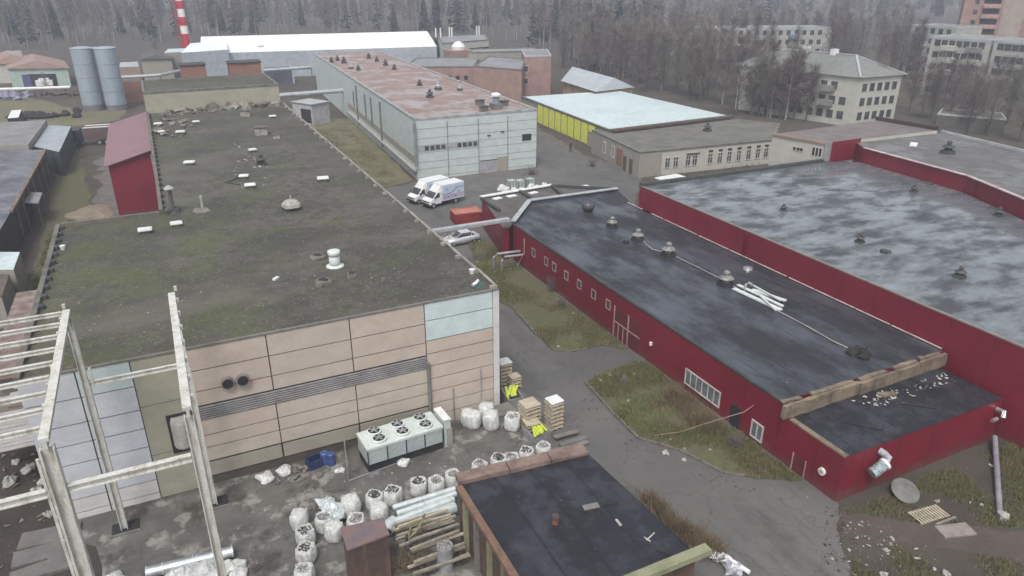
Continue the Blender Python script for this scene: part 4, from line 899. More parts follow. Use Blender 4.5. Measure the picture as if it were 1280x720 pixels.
part('body', loft(NB(), [(-2.05, sec(.6, .66, .35, .8)), (-1.9, sec(.7, .78, .25, .9)), (-1.2, sec(.76, .83, .2, .93)), (0, sec(.78, .85, .18, .92)), (1.1, sec(.76, .83, .2, .88)), (1.75, sec(.7, .76, .22, .76)), (2.02, sec(.58, .62, .3, .62))]), mCARPAINT, t, True)
part('glasshouse', loft(NB(), [(-1.45, sec(.7, .72, .88, .92)), (-.95, sec(.7, .58, .88, 1.3)), (.25, sec(.7, .58, .88, 1.32)), (1.0, sec(.7, .7, .86, .9))]), mGLASS, t, True)
part('roof', loft(NB(), [(-.95, sec(.56, .55, 1.29, 1.35)), (.25, sec(.56, .55, 1.3, 1.37))]), mCARPAINT, t)
for s in (-1, 1):
    for x0, x1 in ((.95, .25), (-.95, -1.5)): part('pillar', beam(NB(), (x0, s*.66, .92), (x1 if x1 > 0 else -1.0, s*.58, 1.33), .06, .05), mCARPAINT, t)
    part('headlight', box(NB(), (1.93, s*.5, .62), (.12, .25, .12)), mGLASSL, t); part('tail_light', box(NB(), (-2.02, s*.55, .72), (.08, .22, .14)), mRED, t)
    wheel(t, 1.28, s*.72, .3, .2); wheel(t, -1.25, s*.72, .3, .2)
t = thing('person', 'person in dark clothes standing alone on the asphalt left of the old grey building', 'person', (*P(713, 190), 0), .4)
def skin(name, verts, edges, mat, par):
    me = bpy.data.meshes.new(name); me.from_pydata([v[:3] for v in verts], edges, []); o = bpy.data.objects.new(name, me); C.objects.link(o); o.parent = par
    m = o.modifiers.new('s', 'SKIN'); m.use_smooth_shade = True
    for i, v in enumerate(verts): me.skin_vertices[0].data[i].radius = (v[3], v[3]*.85)
    me.skin_vertices[0].data[0].use_root = True
    o.modifiers.new('d', 'SUBSURF').levels = 1; o.modifiers['d'].render_levels = 1; me.materials.append(mat); return o
skin('body', [(0, 0, .95, .15), (0, 0, 1.2, .16), (0, 0, 1.42, .15), (0, 0, 1.52, .06), (0, 0, 1.68, .1), (-.1, 0, .9, .1), (-.13, .05, .5, .07), (-.14, -.02, .08, .05), (-.14, .14, .04, .04), (.1, 0, .9, .1), (.13, -.03, .5, .07), (.14, -.12, .08, .05), (.14, .04, .04, .04),
     (-.22, 0, 1.4, .06), (-.27, .02, 1.12, .05), (-.26, .12, .88, .035), (.22, 0, 1.4, .06), (.27, 0, 1.12, .05), (.27, .08, .88, .035)],
     [(0, 1), (1, 2), (2, 3), (3, 4), (0, 5), (5, 6), (6, 7), (7, 8), (0, 9), (9, 10), (10, 11), (11, 12), (2, 13), (13, 14), (14, 15), (2, 16), (16, 17), (17, 18)], mCLOTH, t)
part('face', lathe(NB(), (0, .04, 1.6), [(.04, 0), (.085, .06), (.09, .12), (.06, .18)], 10), mSKIN, t)
# ================================================================== FAR SHEDS AND BRICK BLOCKS
wr = [P(652, 121, 4), P(764, 164, 4), P(916, 146, 4), P(772, 113, 4)]
t, c4 = wbuild('yellow_walled_depot', 'low depot with lime yellow side panels and wide pale roof', 'depot', wr, 4, mTAN, mSNOWROOF, 0)
a, b = wr[0], wr[1]; L = math.dist(a, b); u0, u1 = L*.22, L*.86
for k in range(9):
    s = u0+(u1-u0)*k/9; wpart('yellow_panel', wbox(NB(), a, b, s+.3, s+(u1-u0)/9-.3, .3 if k < 8 else 2.6, 3.75, .02, .12), mYELLOW, t)
bm = NB(); beam(bm, (*wr[1], 4.1), (*wr[2], 4.1), 1.2, .3); wpart('edge_felt', bm, mRUST, t)
bm = NB(); beam(bm, (*wr[0], 4.08), (*wr[1], 4.08), .4, .2); wpart('edge_trim', bm, mPARA, t)
cz = 3.7
cp = [P(800, 191, cz), P(967, 175, cz), P(975, 155, cz), P(905, 148, cz), P(740, 163, cz)]
t, c5 = wbuild('grey_office_block', 'old single storey grey rendered building with tall narrow windows and mossy roof', 'building', cp, cz, mCONC, M('mossy_grey_roof', (.16, .155, .135), (.11, .11, .09), .85, 0, .3), .12, .4)
a, b = cp[0], cp[1]; L = math.dist(a, b); wpart('pale_facade', wbox(NB(), a, b, L*.16, L, 0, cz-.35, .0, .012), mCREAM, t)
for u in (.2, .26, .35, .4, .515, .59, .66, .735, .81, .885, .95): window(t, a, b, L*u-.45, L*u+.45, 1.0, 2.6, mFRW, mGLASS, 1, fw=.07, trans=True, proud=.12)
for u in (.515, .59, .66, .735, .81, .885, .95):
    wpart('top_light', wbox(NB(), a, b, L*u-.35, L*u+.35, 2.8, 3.1, .06, .12), mDARK, t)
wpart('door_sign', wbox(NB(), a, b, L*.335, L*.43, 2.75, 2.9, .06, .2), mDARK, t)
a2, b2 = cp[4], cp[0]; L = math.dist(a2, b2)
for u in (.3, .48): window(t, a2, b2, L*u-.5, L*u+.5, 1.0, 2.9, mFRW, mGLASS, 1, fw=.15)
for u in (.73, .85): wpart('door', wbox(NB(), a2, b2, L*u-.5, L*u+.5, 0, 2.2, .01, .06), M('brown_door', (.12, .09, .07), None, .7), t)
wpart('brick_patch', wbox(NB(), a2, b2, L*.56, L*.68, .3, 2.9, .005, .04), mBRICK, t)
x, y = P(884, 163, cz); mushroom((884, 164), 'dark vent on the mossy roof of the grey building', 1.2, cz, None, mPARAD, mPARAD)
tag(link('door_canopy', box(NB(), (*P(838, 222, 2), 2), (4, 2, .12), rz=.1), mWHITE), 'white flat canopy slab behind the corner of the puddled roof', 'canopy')
tufts('dry_weeds', [PL([(815, 224), (965, 202), (970, 206), (830, 232)])], 160, .7, mDRY, 0, -9, wid=.05, spread=.3)
hy = [P(704, 101, 4.5), P(745, 114, 4.5), P(790, 109, 4.5), P(726, 91, 4.5)]
def hip(name, label, cat, q, ze, zr, wallm, roofm, group=None, over=.5, ins=None, z0=-.3):
    """q: footprint corners a,b,c,d at eave; ridge parallel to the longer side"""
    q = ccw(q); cx = sum(p[0] for p in q)/4; cy = sum(p[1] for p in q)/4
    t = thing(name, label, cat, (cx, cy, 0), 0, group)
    wpart('wall', prism(NB(), q, z0, ze, top=True, bot=False), wallm, t)
    o = inset(q, -over); a, b, c, d = [Vector((p[0], p[1], ze)) for p in o]
    if (b-a).length < (c-b).length: a, b, c, d = b, c, d, a
    m0 = (a+d)/2; m1 = (b+c)/2; W_ = (a-d).length; s = (ins if ins is not None else W_*.5)/(m1-m0).length
    r0 = m0.lerp(m1, s); r1 = m1.lerp(m0, s); r0.z = r1.z = zr
    bm = NB(); A, B_, C_, D, R0, R1 = [bm.verts.new(p) for p in (a, b, c, d, r0, r1)]
    for f in ((A, B_, R1, R0), (C_, D, R0, R1), (B_, C_, R1), (D, A, R0), (D, C_, B_, A)): bm.faces.new(f)
    bmesh.ops.recalc_face_normals(bm, faces=bm.faces)
    wpart('roof', bm, roofm, t)
    return t, (a, b, c, d, r0, r1)
t, _ = hip('yellow_brick_house', 'small yellowish house with pale gabled roof behind the depot', 'house', hy, 4.5, 6.8, M('ochre_wall', (.4, .32, .2), (.28, .16, .11), .8, 0, .3), M('pale_grey_roof', (.42, .46, .48), (.36, .4, .42), .6, 0, .5), ins=.6)
def wgrid(t, a, b, cols, zs, w_, h_, m=None, skip=0, u0=.06, u1=.94, fr=None):
    L = math.dist(a[:2], b[:2])
    for z in zs:
        for k in range(cols):
            if rnd.random() < skip: continue
            u = L*(u0+(u1-u0)*(k+.5)/cols)
            bm = NB(); wbox(bm, a, b, u-w_/2-.12, u+w_/2+.12, z-.12, z+h_+.12, .0, .04)
            o = wpart('window', bm, fr or mFRW, t); bm = wbox(NB(), a, b, u-w_/2, u+w_/2, z, z+h_, .04, .06)
            bm.transform(t.matrix_basis.inverted()); link('pane', bm, m or mGLASS, o)
bz = 7.6
bp = [P(592, 83, bz), P(655, 87, bz), P(657, 73, bz), P(600, 71, bz)]
bp = [P(592, 83, bz), P(652, 88, bz), P(658, 74, bz), P(610, 71, bz)]
t, _ = wbuild('red_brick_works', 'red brick works block with flat grey roof behind the mint hall', 'brick building', bp, bz, mBRICKP, M('grey_far_roof', (.26, .27, .28), (.2, .2, .21), .7, 0, .1), .2)
bw = [P(505, 84, 6.5), P(592, 84, 6.5), P(600, 72, 6.5), P(520, 73, 6.5)]
t, _ = wbuild('red_brick_wing', 'lower brick wing with round wall openings left of the brick works', 'brick building', bw, 6.5, mBRICKP, M('grey_far_roof', (.26, .27, .28)), .2)
L = math.dist(bw[0], bw[1])
for u in (.62, .74, .86): wpart('round_window', wbox(NB(), bw[0], bw[1], L*u, L*u+.9, 3.6, 4.5, .0, .05), mDARK, t)
bt = [P(656, 71, 9.2), P(689, 70, 9.2), P(684, 62, 9.2), P(652, 63, 9.2)]
t, _ = wbuild('brick_stair_tower', 'taller square brick tower with pale coping at the right end of the brick works', 'tower', bt, 9.2, mBRICKP, M('grey_far_roof', (.26, .27, .28)), .2, param=mCOPING)
L = math.dist(bt[3], bt[0]); wgrid(t, bt[0], bt[1], 1, (3, 5.8), .9, 1.3, u0=-.02, u1=.12)
bb = [P(585, 66, 8.2), P(675, 64, 8.2), P(668, 60, 8.2), P(590, 62, 8.2)]
t, _ = wbuild('grey_rear_block', 'long pale grey block behind the brick works', 'building', bb, 8.2, mCONC, M('grey_far_roof', (.26, .27, .28)), .2)
oz = 9
op = [P(553, 55, oz), P(611, 50, oz), P(606, 43, oz), P(548, 46, oz)]
t, _ = wbuild('cream_office', 'cream office block with antennas on its roof at the edge of the forest', 'office', op, oz, mCREAM, M('grey_far_roof', (.26, .27, .28)), .2)
wgrid(t, op[0], op[1], 4, (5.6,), 2.6, 1.6, u0=.45, u1=1.0)
for px in ((545, 47), (551, 47), (562, 46), (565, 46), (596, 44), (599, 44)):
    x, y = P(px[0], px[1], oz); wpart('antenna', tube(NB(), [(x, y, oz), (x, y, oz+2.8)], .22, 5), mWHITE, t)
x, y = P(573, 62, 8); t = thing('brick_water_tower', 'stubby brick tower with a white dome beside the cream office', 'tower', (x, y, 0))
part('shaft', box(NB(), (0, 0, 4), (7, 5, 8)), mBRICKP, t); part('dome', lathe(NB(), (0, 0, 8), [(1.8, 0), (1.9, .8), (1.2, 1.8), (.3, 2.2)], 12), mWHITE, t)
# long white shed: front eave line found on the ground survey
e0 = P(250, 67, 7); e1 = P(546, 58, 7); r0 = P(252, 57, 8.6); r1 = P(545, 50, 8.6)
t = thing('long_white_warehouse', 'very long white roofed warehouse along the forest edge', 'warehouse', (*e0, 0))
d = (V2(e1)-V2(e0)); nrm = Vector((-d.y, d.x)).normalized(); back0 = V2(e0)+nrm*26; back1 = V2(e1)+nrm*26
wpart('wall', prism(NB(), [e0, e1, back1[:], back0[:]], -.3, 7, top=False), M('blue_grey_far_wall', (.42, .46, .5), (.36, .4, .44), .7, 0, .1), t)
bm = NB(); m0 = V2(e0)+nrm*13; m1 = V2(e1)+nrm*13
vs = [bm.verts.new(p) for p in ((*e0, 7), (*e1, 7), (*m1, 10.4), (*m0, 10.4), (*back1, 7), (*back0, 7))]
for f in ((0, 1, 2, 3), (3, 2, 4, 5), (0, 3, 5), (1, 4, 2)): bm.faces.new([vs[i] for i in f])
wpart('roof', bm, mWHITEROOF, t)
lw = [P(226, 66, 9), P(285, 62, 9), P(283, 51, 9), P(238, 54, 9)]
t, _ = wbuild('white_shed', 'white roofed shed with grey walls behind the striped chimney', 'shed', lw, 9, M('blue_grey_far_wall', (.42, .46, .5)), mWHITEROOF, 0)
lo = [P(205, 66, 7), P(243, 64, 7), P(243, 60, 7), P(210, 61, 7)]
t, _ = wbuild('mint_roofed_shed', 'flat mint roofed shed left of the striped chimney', 'shed', lo, 7, mCONC, mSNOWROOF, 0)
# striped chimney
cx, cy = P(238.5, 88); ch = thing('striped_chimney', 'red and white striped steel chimney rising out of the picture behind the lift houses', 'chimney', (cx, cy, 0))
bands = [(88, 72, 1), (72, 42, 0), (42, 32, 1), (32, 21, 0), (21, 11, 1), (11, 1, 0), (1, -14, 1), (-14, -30, 0)]
for y0, y1, w_ in bands:
    z0, z1 = zat(y0, cx, cy), zat(y1, cx, cy)
    part('white_band' if w_ else 'red_band', lathe(NB(), (0, 0, max(z0, 0)), [(1.35-.02*z0, 0), (1.35-.02*z1, z1-max(z0, 0))], 16), mWHITE if w_ else mRED, ch)
bm = NB()
for s in (-1, 1): tube(bm, [(s*.35-1.5, -1, 2), (s*.35-1.5, -1, 27)], .12, 5)
part('ladder', bm, mRED, ch)
bm = NB()
for i in range(4):
    a = math.radians(45+90*i); tube(bm, [(3*math.cos(a), 3*math.sin(a), 0), (1.2*math.cos(a), 1.2*math.sin(a), 6)], .2, 5)
part('lattice_base', bm, mWHITE, ch)
# pipe racks in the gap
def pipeline(name, label, pts, z, r, mat, legs=True):
    t = thing(name, label, 'pipeline', (*P(*pts[0], z), 0)); w3 = [(*P(a, b, z), z) for a, b in pts]
    wpart('pipe', tube(NB(), w3, r, 8), mat, t)
    if legs:
        for p, q in zip(w3, w3[1:]):
            n = max(1, int(math.dist(p, q)/9))
            for k in range(n+1):
                m = Vector(p).lerp(Vector(q), k/n); wpart('post', tube(NB(), [(m.x, m.y, 0), (m.x, m.y, z)], .14, 5), M('rack_post', (.2, .2, .19), None, .8), t)
pipeline('overhead_pipe', 'pale overhead pipe on posts between the two factory halls', [(342, 120), (430, 113)], 5, .45, mCOPING)
pipeline('overhead_pipe', 'far pale overhead pipe leading to the corner of the mint hall', [(330, 88), (389, 84)], 5, .4, mCOPING)
pipeline('overhead_pipe', 'long pale pipeline on posts left of the striped chimney', [(148, 97), (200, 94), (232, 87)], 4, .4, mCOPING)
pipeline('overhead_pipe', 'white pipeline crossing before the pale green shed', [(-40, 113), (88, 109)], 2.6, .35, mWHITE)
gb = [P(368, 153), P(392, 157)]; a, b = gb; h_ = zat(124, *b); ang = math.atan2(b[1]-a[1], b[0]-a[0]); L = math.dist(a, b)
t = thing('gatehouse', 'small whitewashed shed with a dark doorway between the halls', 'shed', (*a, 0), ang)
part('wall', box(NB(), (L/2, 2.2, 2), (L, 4.4, 4)), M('whitewash_grey', (.48, .48, .5), None, .8), t); part('door', box(NB(), (L*.68, -.03, 1.7), (L*.5, .08, 2.6)), mDARK, t); part('roof', box(NB(), (L/2, 2.2, 4.06), (L+.5, 4.8, .12)), mCOPING, t)
a = P(335, 106); b = P(368, 104); t = thing('dark_tank', 'dark grey container block beyond the rear end of the hall', 'container', (*a, 0), math.atan2(b[1]-a[1], b[0]-a[0])); L = math.dist(a, b)
part('body', box(NB(), (L/2, 2, 2), (L, 4, 4)), M('dark_slate_paint', (.09, .1, .13), None, .7, 0, .5), t); part('end_frame', box(NB(), (L-.1, 2, 2), (.5, 4.2, 4.2)), mCOPING, t)
# ================================================================== LEFT SIDE
def tiny(name, label, cat, pts, z, wallm, roofm, para=0, group=None): return wbuild(name, label, cat, PL(pts, z), z, wallm, roofm, para, group=group)[0]
def leftroof(name, label, cat, pts, z, roofm, wallm): return tiny(name, label, cat, pts, z, wallm, roofm)
t = leftroof('long_dark_shed', 'long shed with dark wet corrugated roof at the left edge', 'shed', [(57, 187), (14, 264), (-14, 312), (-200, 320), (-120, 190)], 4, mSLATED, M('shed_wall_painted_shade', (.07, .062, .055), (.045, .04, .036), .9, 0, 1))  # wall colour darkened to stand for the shaded interior
a, b = P(57, 187, 4), P(14, 264, 4); wpart('eaves_board', beam(NB(), (*a, 3.98), (*b, 3.98), .35, .3), mCORN, t)
L = math.dist(a, b)
for k in range(7): wpart('bay_post', wbox(NB(), b, a, L*(.06+.14*k), L*(.06+.14*k)+.3, 0, 3.8, .02, .2), mSLAB, t)
leftroof('corrugated_shed', 'shed with pale grey ribbed roof above the dark roofed one', 'shed', [(58, 150), (35, 181), (-100, 183), (-60, 156)], 4.4, mSLATE, mCONC)
leftroof('pale_lean_to', 'pale flat metal lean-to roof beside the ribbed shed', 'lean-to', [(59, 156), (89, 158), (74, 190), (42, 183)], 3.6, M('pale_sheet', (.36, .4, .43), (.3, .33, .36), .5, 0, .5), mPARAD)
t = thing('door_awning', 'small grey awning over the door of the dark roofed shed', 'awning', (*P(38, 247, 2.8), 0))
wpart('slab', prism(NB(), PL([(31, 240), (53, 241), (48, 254), (22, 253)], 2.8), 2.7, 2.85), M('pale_grey_slab', (.27, .27, .26), None, .7), t)
for px in ((50, 242), (46, 253)): x, y = P(*px, 2.8); wpart('post', tube(NB(), [(x, y, 0), (x, y, 2.7)], .06, 6), mPARA, t)
leftroof('pale_roofed_store', 'low store with a pale blue-white roof at the left edge', 'store', [(25, 315), (17, 337), (-60, 338), (-50, 314)], 3, mSNOWROOF, mCONC)
leftroof('brown_roofed_store', 'low store with a brown felt roof below the pale roofed one', 'store', [(12, 343), (2, 372), (-60, 376), (-60, 343)], 2.8, M('brown_felt', (.13, .1, .085), None, .8, 0, .5), mCONC)
t = leftroof('patchwork_lean_to', 'lean-to with brown and whitish roofing strips against the hall side', 'lean-to', [(20, 366), (54, 361), (44, 412), (31, 462), (-60, 478), (-40, 420), (3, 414)], 3.2, M('lean_to_base_boards', (.17, .12, .1), (.3, .24, .22), .8, 0, 1), mCONC)
z_ = 3.2
for k in range(58):
    y_ = 43.0+k*.42; xr = -9.1-rnd.uniform(0, .15); xl = xr-rnd.choice((1.2, 2.2, 3.3, 4))
    if y_ > 53 and xl < -11.5: xl = -11.5
    pr = bpy.data.materials
    c_ = rnd.choice((M('whitish_strip', (.42, .4, .4), (.34, .32, .31), .7, 0, 2), M('whitish_strip', (.42, .4, .4), (.34, .32, .31), .7, 0, 2), M('whitish_strip', (.42, .4, .4)), M('brown_strip', (.2, .135, .105), (.15, .105, .08), .8, 0, 2)))
    bm = box(NB(), ((xl+xr)/2, y_, z_+.03+rnd.uniform(0, .03)), (xr-xl, .36, .05), rz=rnd.uniform(-.02, .02)); wpart('roofing_strip', bm, c_, t)
a = P(22, 560); t = thing('red_booth', 'dark red box by the west end of the panelled wall', 'box', (*a, 0), -.1)
part('body', box(NB(), (.6, .6, .75), (1.5, 1.3, 1.5)), mCONTR, t); part('lid', box(NB(), (.6, .6, 1.53), (1.6, 1.4, .06)), mCONC, t)
a, b = V2(P(90, 184)), V2(P(150, 180)); ang = math.atan2((a-b).y, (a-b).x)
t = thing('tipper_truck', 'old truck with dark cab and long brown body parked behind the burgundy shed', 'truck', (*((a+b)/2+Vector((0, 1.3)))[:], 0), ang); L = (a-b).length
part('cargo_body', box(NB(), (-1.2, 0, 2.0), (L-2.4, 2.4, 2.1)), mTRAIL, t); part('rim', box(NB(), (-1.2, -1.1, 3.1), (L-2.4, .25, .15)), mWHITE, t); part('rim', box(NB(), (-1.2, 1.1, 3.1), (L-2.4, .25, .15)), mWHITE, t)
part('cab', box(NB(), (L/2-.9, 0, 1.6), (1.9, 2.3, 2.2), taper=.85), M('navy_cab', (.03, .035, .06), None, .5), t); part('bonnet', box(NB(), (L/2+.3, 0, 1.0), (.8, 1.9, 1.1), taper=.8), M('pale_blue_bonnet', (.4, .42, .5), None, .5), t)
for x in (L/2-.6, -L*.1, -L*.25, -L*.4):
    for s in (-1, 1): wheel(t, x, s*1.05, .5, .3)
sx = thing('silo_pair', 'pair of tall blue-grey steel silos on a pale frame', 'silo', (*P(120, 140), 0))
for px0, px1 in ((95, 122), (124, 150)):
    a = V2(P(px0+11, 137)); b = V2(P(px1+9, 137)); c_ = (a+b)/2; r = (b-a).length/2*.98; h_ = zat(61, c_.x, c_.y)
    wpart('silo_shell', lathe(NB(), (c_.x, c_.y, 1.2), [(r, 0), (r, h_-1.2), (r*1.03, h_-1.18), (r*1.03, h_-1.0), (r*.5, h_-.75), (.4, h_-.7)], 20), mSILO, sx)
    for z_ in (4, 6.8, 9.6): wpart('ring_band', lathe(NB(), (c_.x, c_.y, z_), [(r, 0), (r+.05, .02), (r+.05, .12), (r, .14)], 20), M('silo_band', (.25, .3, .34), None, .5), sx)
    wpart('silo_skirt', lathe(NB(), (c_.x, c_.y, 0), [(r*.97, 0), (r*.97, 1.2)], 20), M('silo_skirt', (.2, .2, .21), None, .7), sx)
c_ = V2(P(150, 137)); wpart('ladder', beam(NB(), (c_.x, c_.y-1, 1), (c_.x, c_.y-1, 13), .5, .3), mSILO, sx)
wpart('catwalk', beam(NB(), (*P(98, 61, 12.6), 12.7), (*P(142, 60, 12.6), 12.7), 3.2, .15), mCOPING, sx)
def gable(name, label, cat, pts, ze, zr, wm, rm): return hip(name, label, cat, PL(pts, ze), ze, zr, wm, rm, ins=.3)[0]
gs = gable('pale_green_shed', 'pale green shed with a dark open doorway and terracotta roof', 'shed', [(10, 86), (84, 85), (78, 76), (8, 77)], 4.6, 6.6, mHILLG, mORROOF)
a, b = P(10, 86, 4.6), P(84, 85, 4.6); L = math.dist(a, b)
wpart('doorway', wbox(NB(), a, b, L*.3, L*.78, 0, 3.2, .02, .1), mDARK, gs); wpart('door_leaf', wbox(NB(), a, b, L*.2, L*.34, 0, 3.1, .1, .2), M('navy_door', (.08, .09, .2)), gs)
tag(link('white_van', box(box(NB(), (*P(57, 109), 1.1), (3.8, 1.9, 1.3)), (*P(57, 109), 1.9), (2.6, 1.7, .7), taper=.85), mVANW), 'white van parked in the doorway of the pale green shed', 'van')
gable('brown_roofed_house', 'house with a faded brown roof behind the pale green shed', 'house', [(-10, 80), (38, 79), (36, 71), (-12, 72)], 5, 7, mCREAM, mORROOF)
tiny('cream_hut', 'small cream block at the far left behind the houses', 'hut', [(10, 67), (27, 66), (26, 63), (10, 64)], 7, mCREAM, mCONC)
gable('grey_concrete_shed', 'windowless grey rendered shed right of the silos', 'shed', [(176, 74), (214, 73), (211, 65), (180, 66)], 6, 7, mCONC, M('dark_far_roof', (.1, .1, .1), None, .8))
tiny('tan_garage', 'low tan garage between the silos and the grey rendered shed', 'garage', [(149, 84), (174, 83), (172, 77), (150, 78)], 4, M('tan_wall', (.36, .26, .2), (.28, .2, .16), .8, 0, .3), M('pale_grey_roof', (.42, .46, .48)))
tiny('brown_brick_store', 'dark brown brick store at the foot of the rear block, right of the silos', 'store', [(152, 103), (177, 102), (177, 99), (153, 100)], 4.5, mBRICK, M('brown_felt', (.13, .1, .085)))
tiny('white_kiosk', 'small white roofed kiosk by the dark junk heap', 'kiosk', [(9, 148), (23, 147), (27, 137), (14, 138)], 2.4, mDARK, mWHITE)
for px, lb, m_, s in (((55, 146), 'dark heap of scrap tyres beyond the ribbed roof', mBLACKR, 3.0), ((12, 122), 'lilac tarpaulin over goods at the far left', mTARP, 3.2), ((80, 118), 'brown brushwood heap by the silos', M('brushwood', (.1, .08, .065), None, .9, 0, 1), 3.5)):
    x, y = P(*px); bm = NB()
    for k in range(26): lathe(bm, (x+rnd.gauss(0, s*.9), y+rnd.gauss(0, s*.7), 0), [(s*.25, 0), (s*.28, s*.15), (s*.1, s*rnd.uniform(.2, .45))], 7, jit=.9, seed=k)
    tag(link('junk_heap', bm, m_), lb, 'heap')
# ================================================================== STEEL TRESTLE FRAME, FRONT LEFT
fz = 13.1
fr = thing('steel_trestle', 'tall flaking white steel gantry frame with ladder-like purlins over the concrete yard', 'steel frame', (-3.3, 33, 0))
def col(px_base, px_top, zt, w_=.32):
    pass
xl, xr, yb, yf = -5.45, -.85, 37.3, 26.1
ZL = zat(570, xr, yf)
def hbeam(bm, a, b, w_, h_):
    a = Vector(a); b = Vector(b)
    q = (b-a).to_track_quat('X', 'Z').to_matrix(); m = (a+b)/2; L = (b-a).length
    for s in (-1, 1): box(bm, m+q@Vector((0, 0, s*(h_/2-.02))), (L, w_, .04), rot=q)
    box(bm, m, (L, .04, h_-.08), rot=q); return bm
def latt(bm, x, y, z0, z1, w_, dpt):
    for s in (-1, 1): beam(bm, (x+s*w_/2, y, z0), (x+s*w_/2, y, z1), dpt, .1)
    n = int((z1-z0)/.55)
    for k in range(n): box(bm, (x, y-dpt*.3*(1 if k % 2 else -1), z0+(k+.5)*(z1-z0)/n), (w_-.09, .04, .12))
bm = NB(); hbeam(bm, (xl, yb, .0), (xl, yb, 9.3), .34, .34); wpart('column', bm, mFRAME, fr)
bm = NB(); hbeam(bm, (xr, yb, .0), (xr, yb, 9.0), .34, .34); wpart('column', bm, mFRAME, fr)
bm = NB(); hbeam(bm, (xl, yb, 9.32), (xl, yb, fz-.3), .26, .3); wpart('upper_column', bm, mFRAME, fr)
bm = NB(); hbeam(bm, (xr, yb, 9.02), (xr, yb, fz-.3), .22, .26); wpart('upper_column', bm, mINSUL, fr)
for x in (xl, xr):
    bm = NB(); beam(bm, (x, yf-.2, fz), (x, yb+.2, fz), .32, .14); beam(bm, (x, yf-.2, fz-.24), (x, yb+.2, fz-.24), .12, .32)
    for k in range(8): box(bm, (x+(.2 if x == xr else -.2), yf+.8+k*1.65, fz-.12), (.14, .16, .22))
    wpart('top_beam', bm, mFRAME, fr)
bm = NB(); hbeam(bm, (xl, yf, 0), (xl, yf, fz-.42), .4, .46); latt(bm, xl-.32, yf, 0, fz-.8, .12, .1); wpart('front_column', bm, mFRAME, fr)
bm = NB(); hbeam(bm, (xr, yf, 0), (xr, yf, fz-.42), .32, .34); wpart('front_column', bm, mFRAME, fr)
bm = NB(); hbeam(bm, (xl+.15, yb, 9.15), (xr-.1, yb, 9.15), .16, .26); wpart('cross_beam', bm, mFRAME, fr)
bm = NB(); hbeam(bm, (xl+.25, yf, ZL), (xr-.2, yf, ZL), .24, .3); wpart('cross_beam', bm, mFRAME, fr)
bm = NB(); hbeam(bm, (xl-.4, yf, ZL), (xl-7, yf, ZL), .24, .3); wpart('cross_beam', bm, mFRAME, fr)
for k in range(9):
    y_ = yf+.7+k*(yb-yf-.7)/8; bm = NB(); hbeam(bm, (xl-.18, y_, fz-.02), (xl-7.5, y_, fz-.02+rnd.uniform(-.08, .08)), .14, .2); wpart('purlin', bm, mFRAME, fr)
wpart('stub', box(NB(), (xl+.32, yb, 9.55), (.12, .12, .9)), mFRAME, fr)
for x in (xl, xr): wpart('footing', box(NB(), (x+.05, yb+.1, .03), (1.35, .95, .06)), mDARK, fr); wpart('footing_edge', box(NB(), (x+.05, yb-.45, .05), (1.5, .12, .1)), mSLAB, fr)
bm = NB(); hbeam(bm, (-9.5, 30.5, 0), (-9.5, 30.5, 3), .3, .3); tag(link('steel_post', bm, mFRAME), 'short white steel post at the lower left corner', 'post')
# ================================================================== SMALL BLACK-ROOFED BUILDING IN FRONT
sz = 3.5
s4 = [P(573, 605, sz), P(620, 722, sz), P(870, 692, sz), P(735, 567, sz)]
s4 = [(s4[0][0], s4[0][1]), (s4[0][0]-.1, s4[2][1]), s4[2], s4[3]]
t, s4c = wbuild('black_roofed_annex', 'low building with patched black felt roof and brown edges in the foreground', 'building', s4, sz, mRUST, mROOFS, 0)
a, b = s4[3], s4[0]
bm = NB(); xs = [0, .3, .62, 1.0]
for p, q in zip(xs, xs[1:]):
    A = V2(a).lerp(V2(b), p+.004); B = V2(a).lerp(V2(b), q-.004); beam(bm, (A.x, A.y+.25, sz+.08+rnd.uniform(-.03, .03)), (B.x, B.y+.25, sz+.08), .75, .34)
bmesh.ops.subdivide_edges(bm, edges=bm.edges[:], cuts=3)
for v in bm.verts: v.co += Vector((0, noise.noise(v.co*2)*.07, noise.noise(v.co*2.6)*.06))
wpart('rear_cornice', bm, M('pinkish_brown_cornice', (.24, .17, .14), (.15, .1, .085), .85, 0, 1.2, bmp=.5), t)
bm = NB(); beam(bm, (s4[0][0]-.1, s4[0][1]-.3, sz+.04), (s4[1][0]-.1, s4[1][1], sz+.04), .35, .25); wpart('side_edge', bm, M('brown_edge_board', (.2, .12, .08), (.13, .08, .06), .8, 0, 1.5), t)
bm = NB(); beam(bm, (s4[1][0], s4[1][1]-.15, sz+.12), (s4[2][0]+.6, s4[2][1]-.1, sz+.12), .5, .3); wpart('mossy_slab_edge', bm, mGREENC, t)
for k, y_ in enumerate((27.6, 26.2, 24.6, 23)): wpart('wall_post', box(NB(), (s4[0][0]-.12, y_, 1.7), (.2, .3, 3.3)), [mGREENC, mSLAB, mGREENC, mCORN][k], t)
x, y = P(694, 654, sz); t = thing('rusty_pipe_stub', 'short rusty vent pipe stub in the middle of the front black roof', 'pipe', (x, y, sz)); part('pipe', tube(NB(), [(0, 0, 0), (0, 0, .42)], .16, 10), M('rust_orange', (.25, .1, .06), None, .8, 0, 3), t); part('collar', tube(NB(), [(0, 0, .3), (0, 0, .46)], .2, 10), mRUST, t)
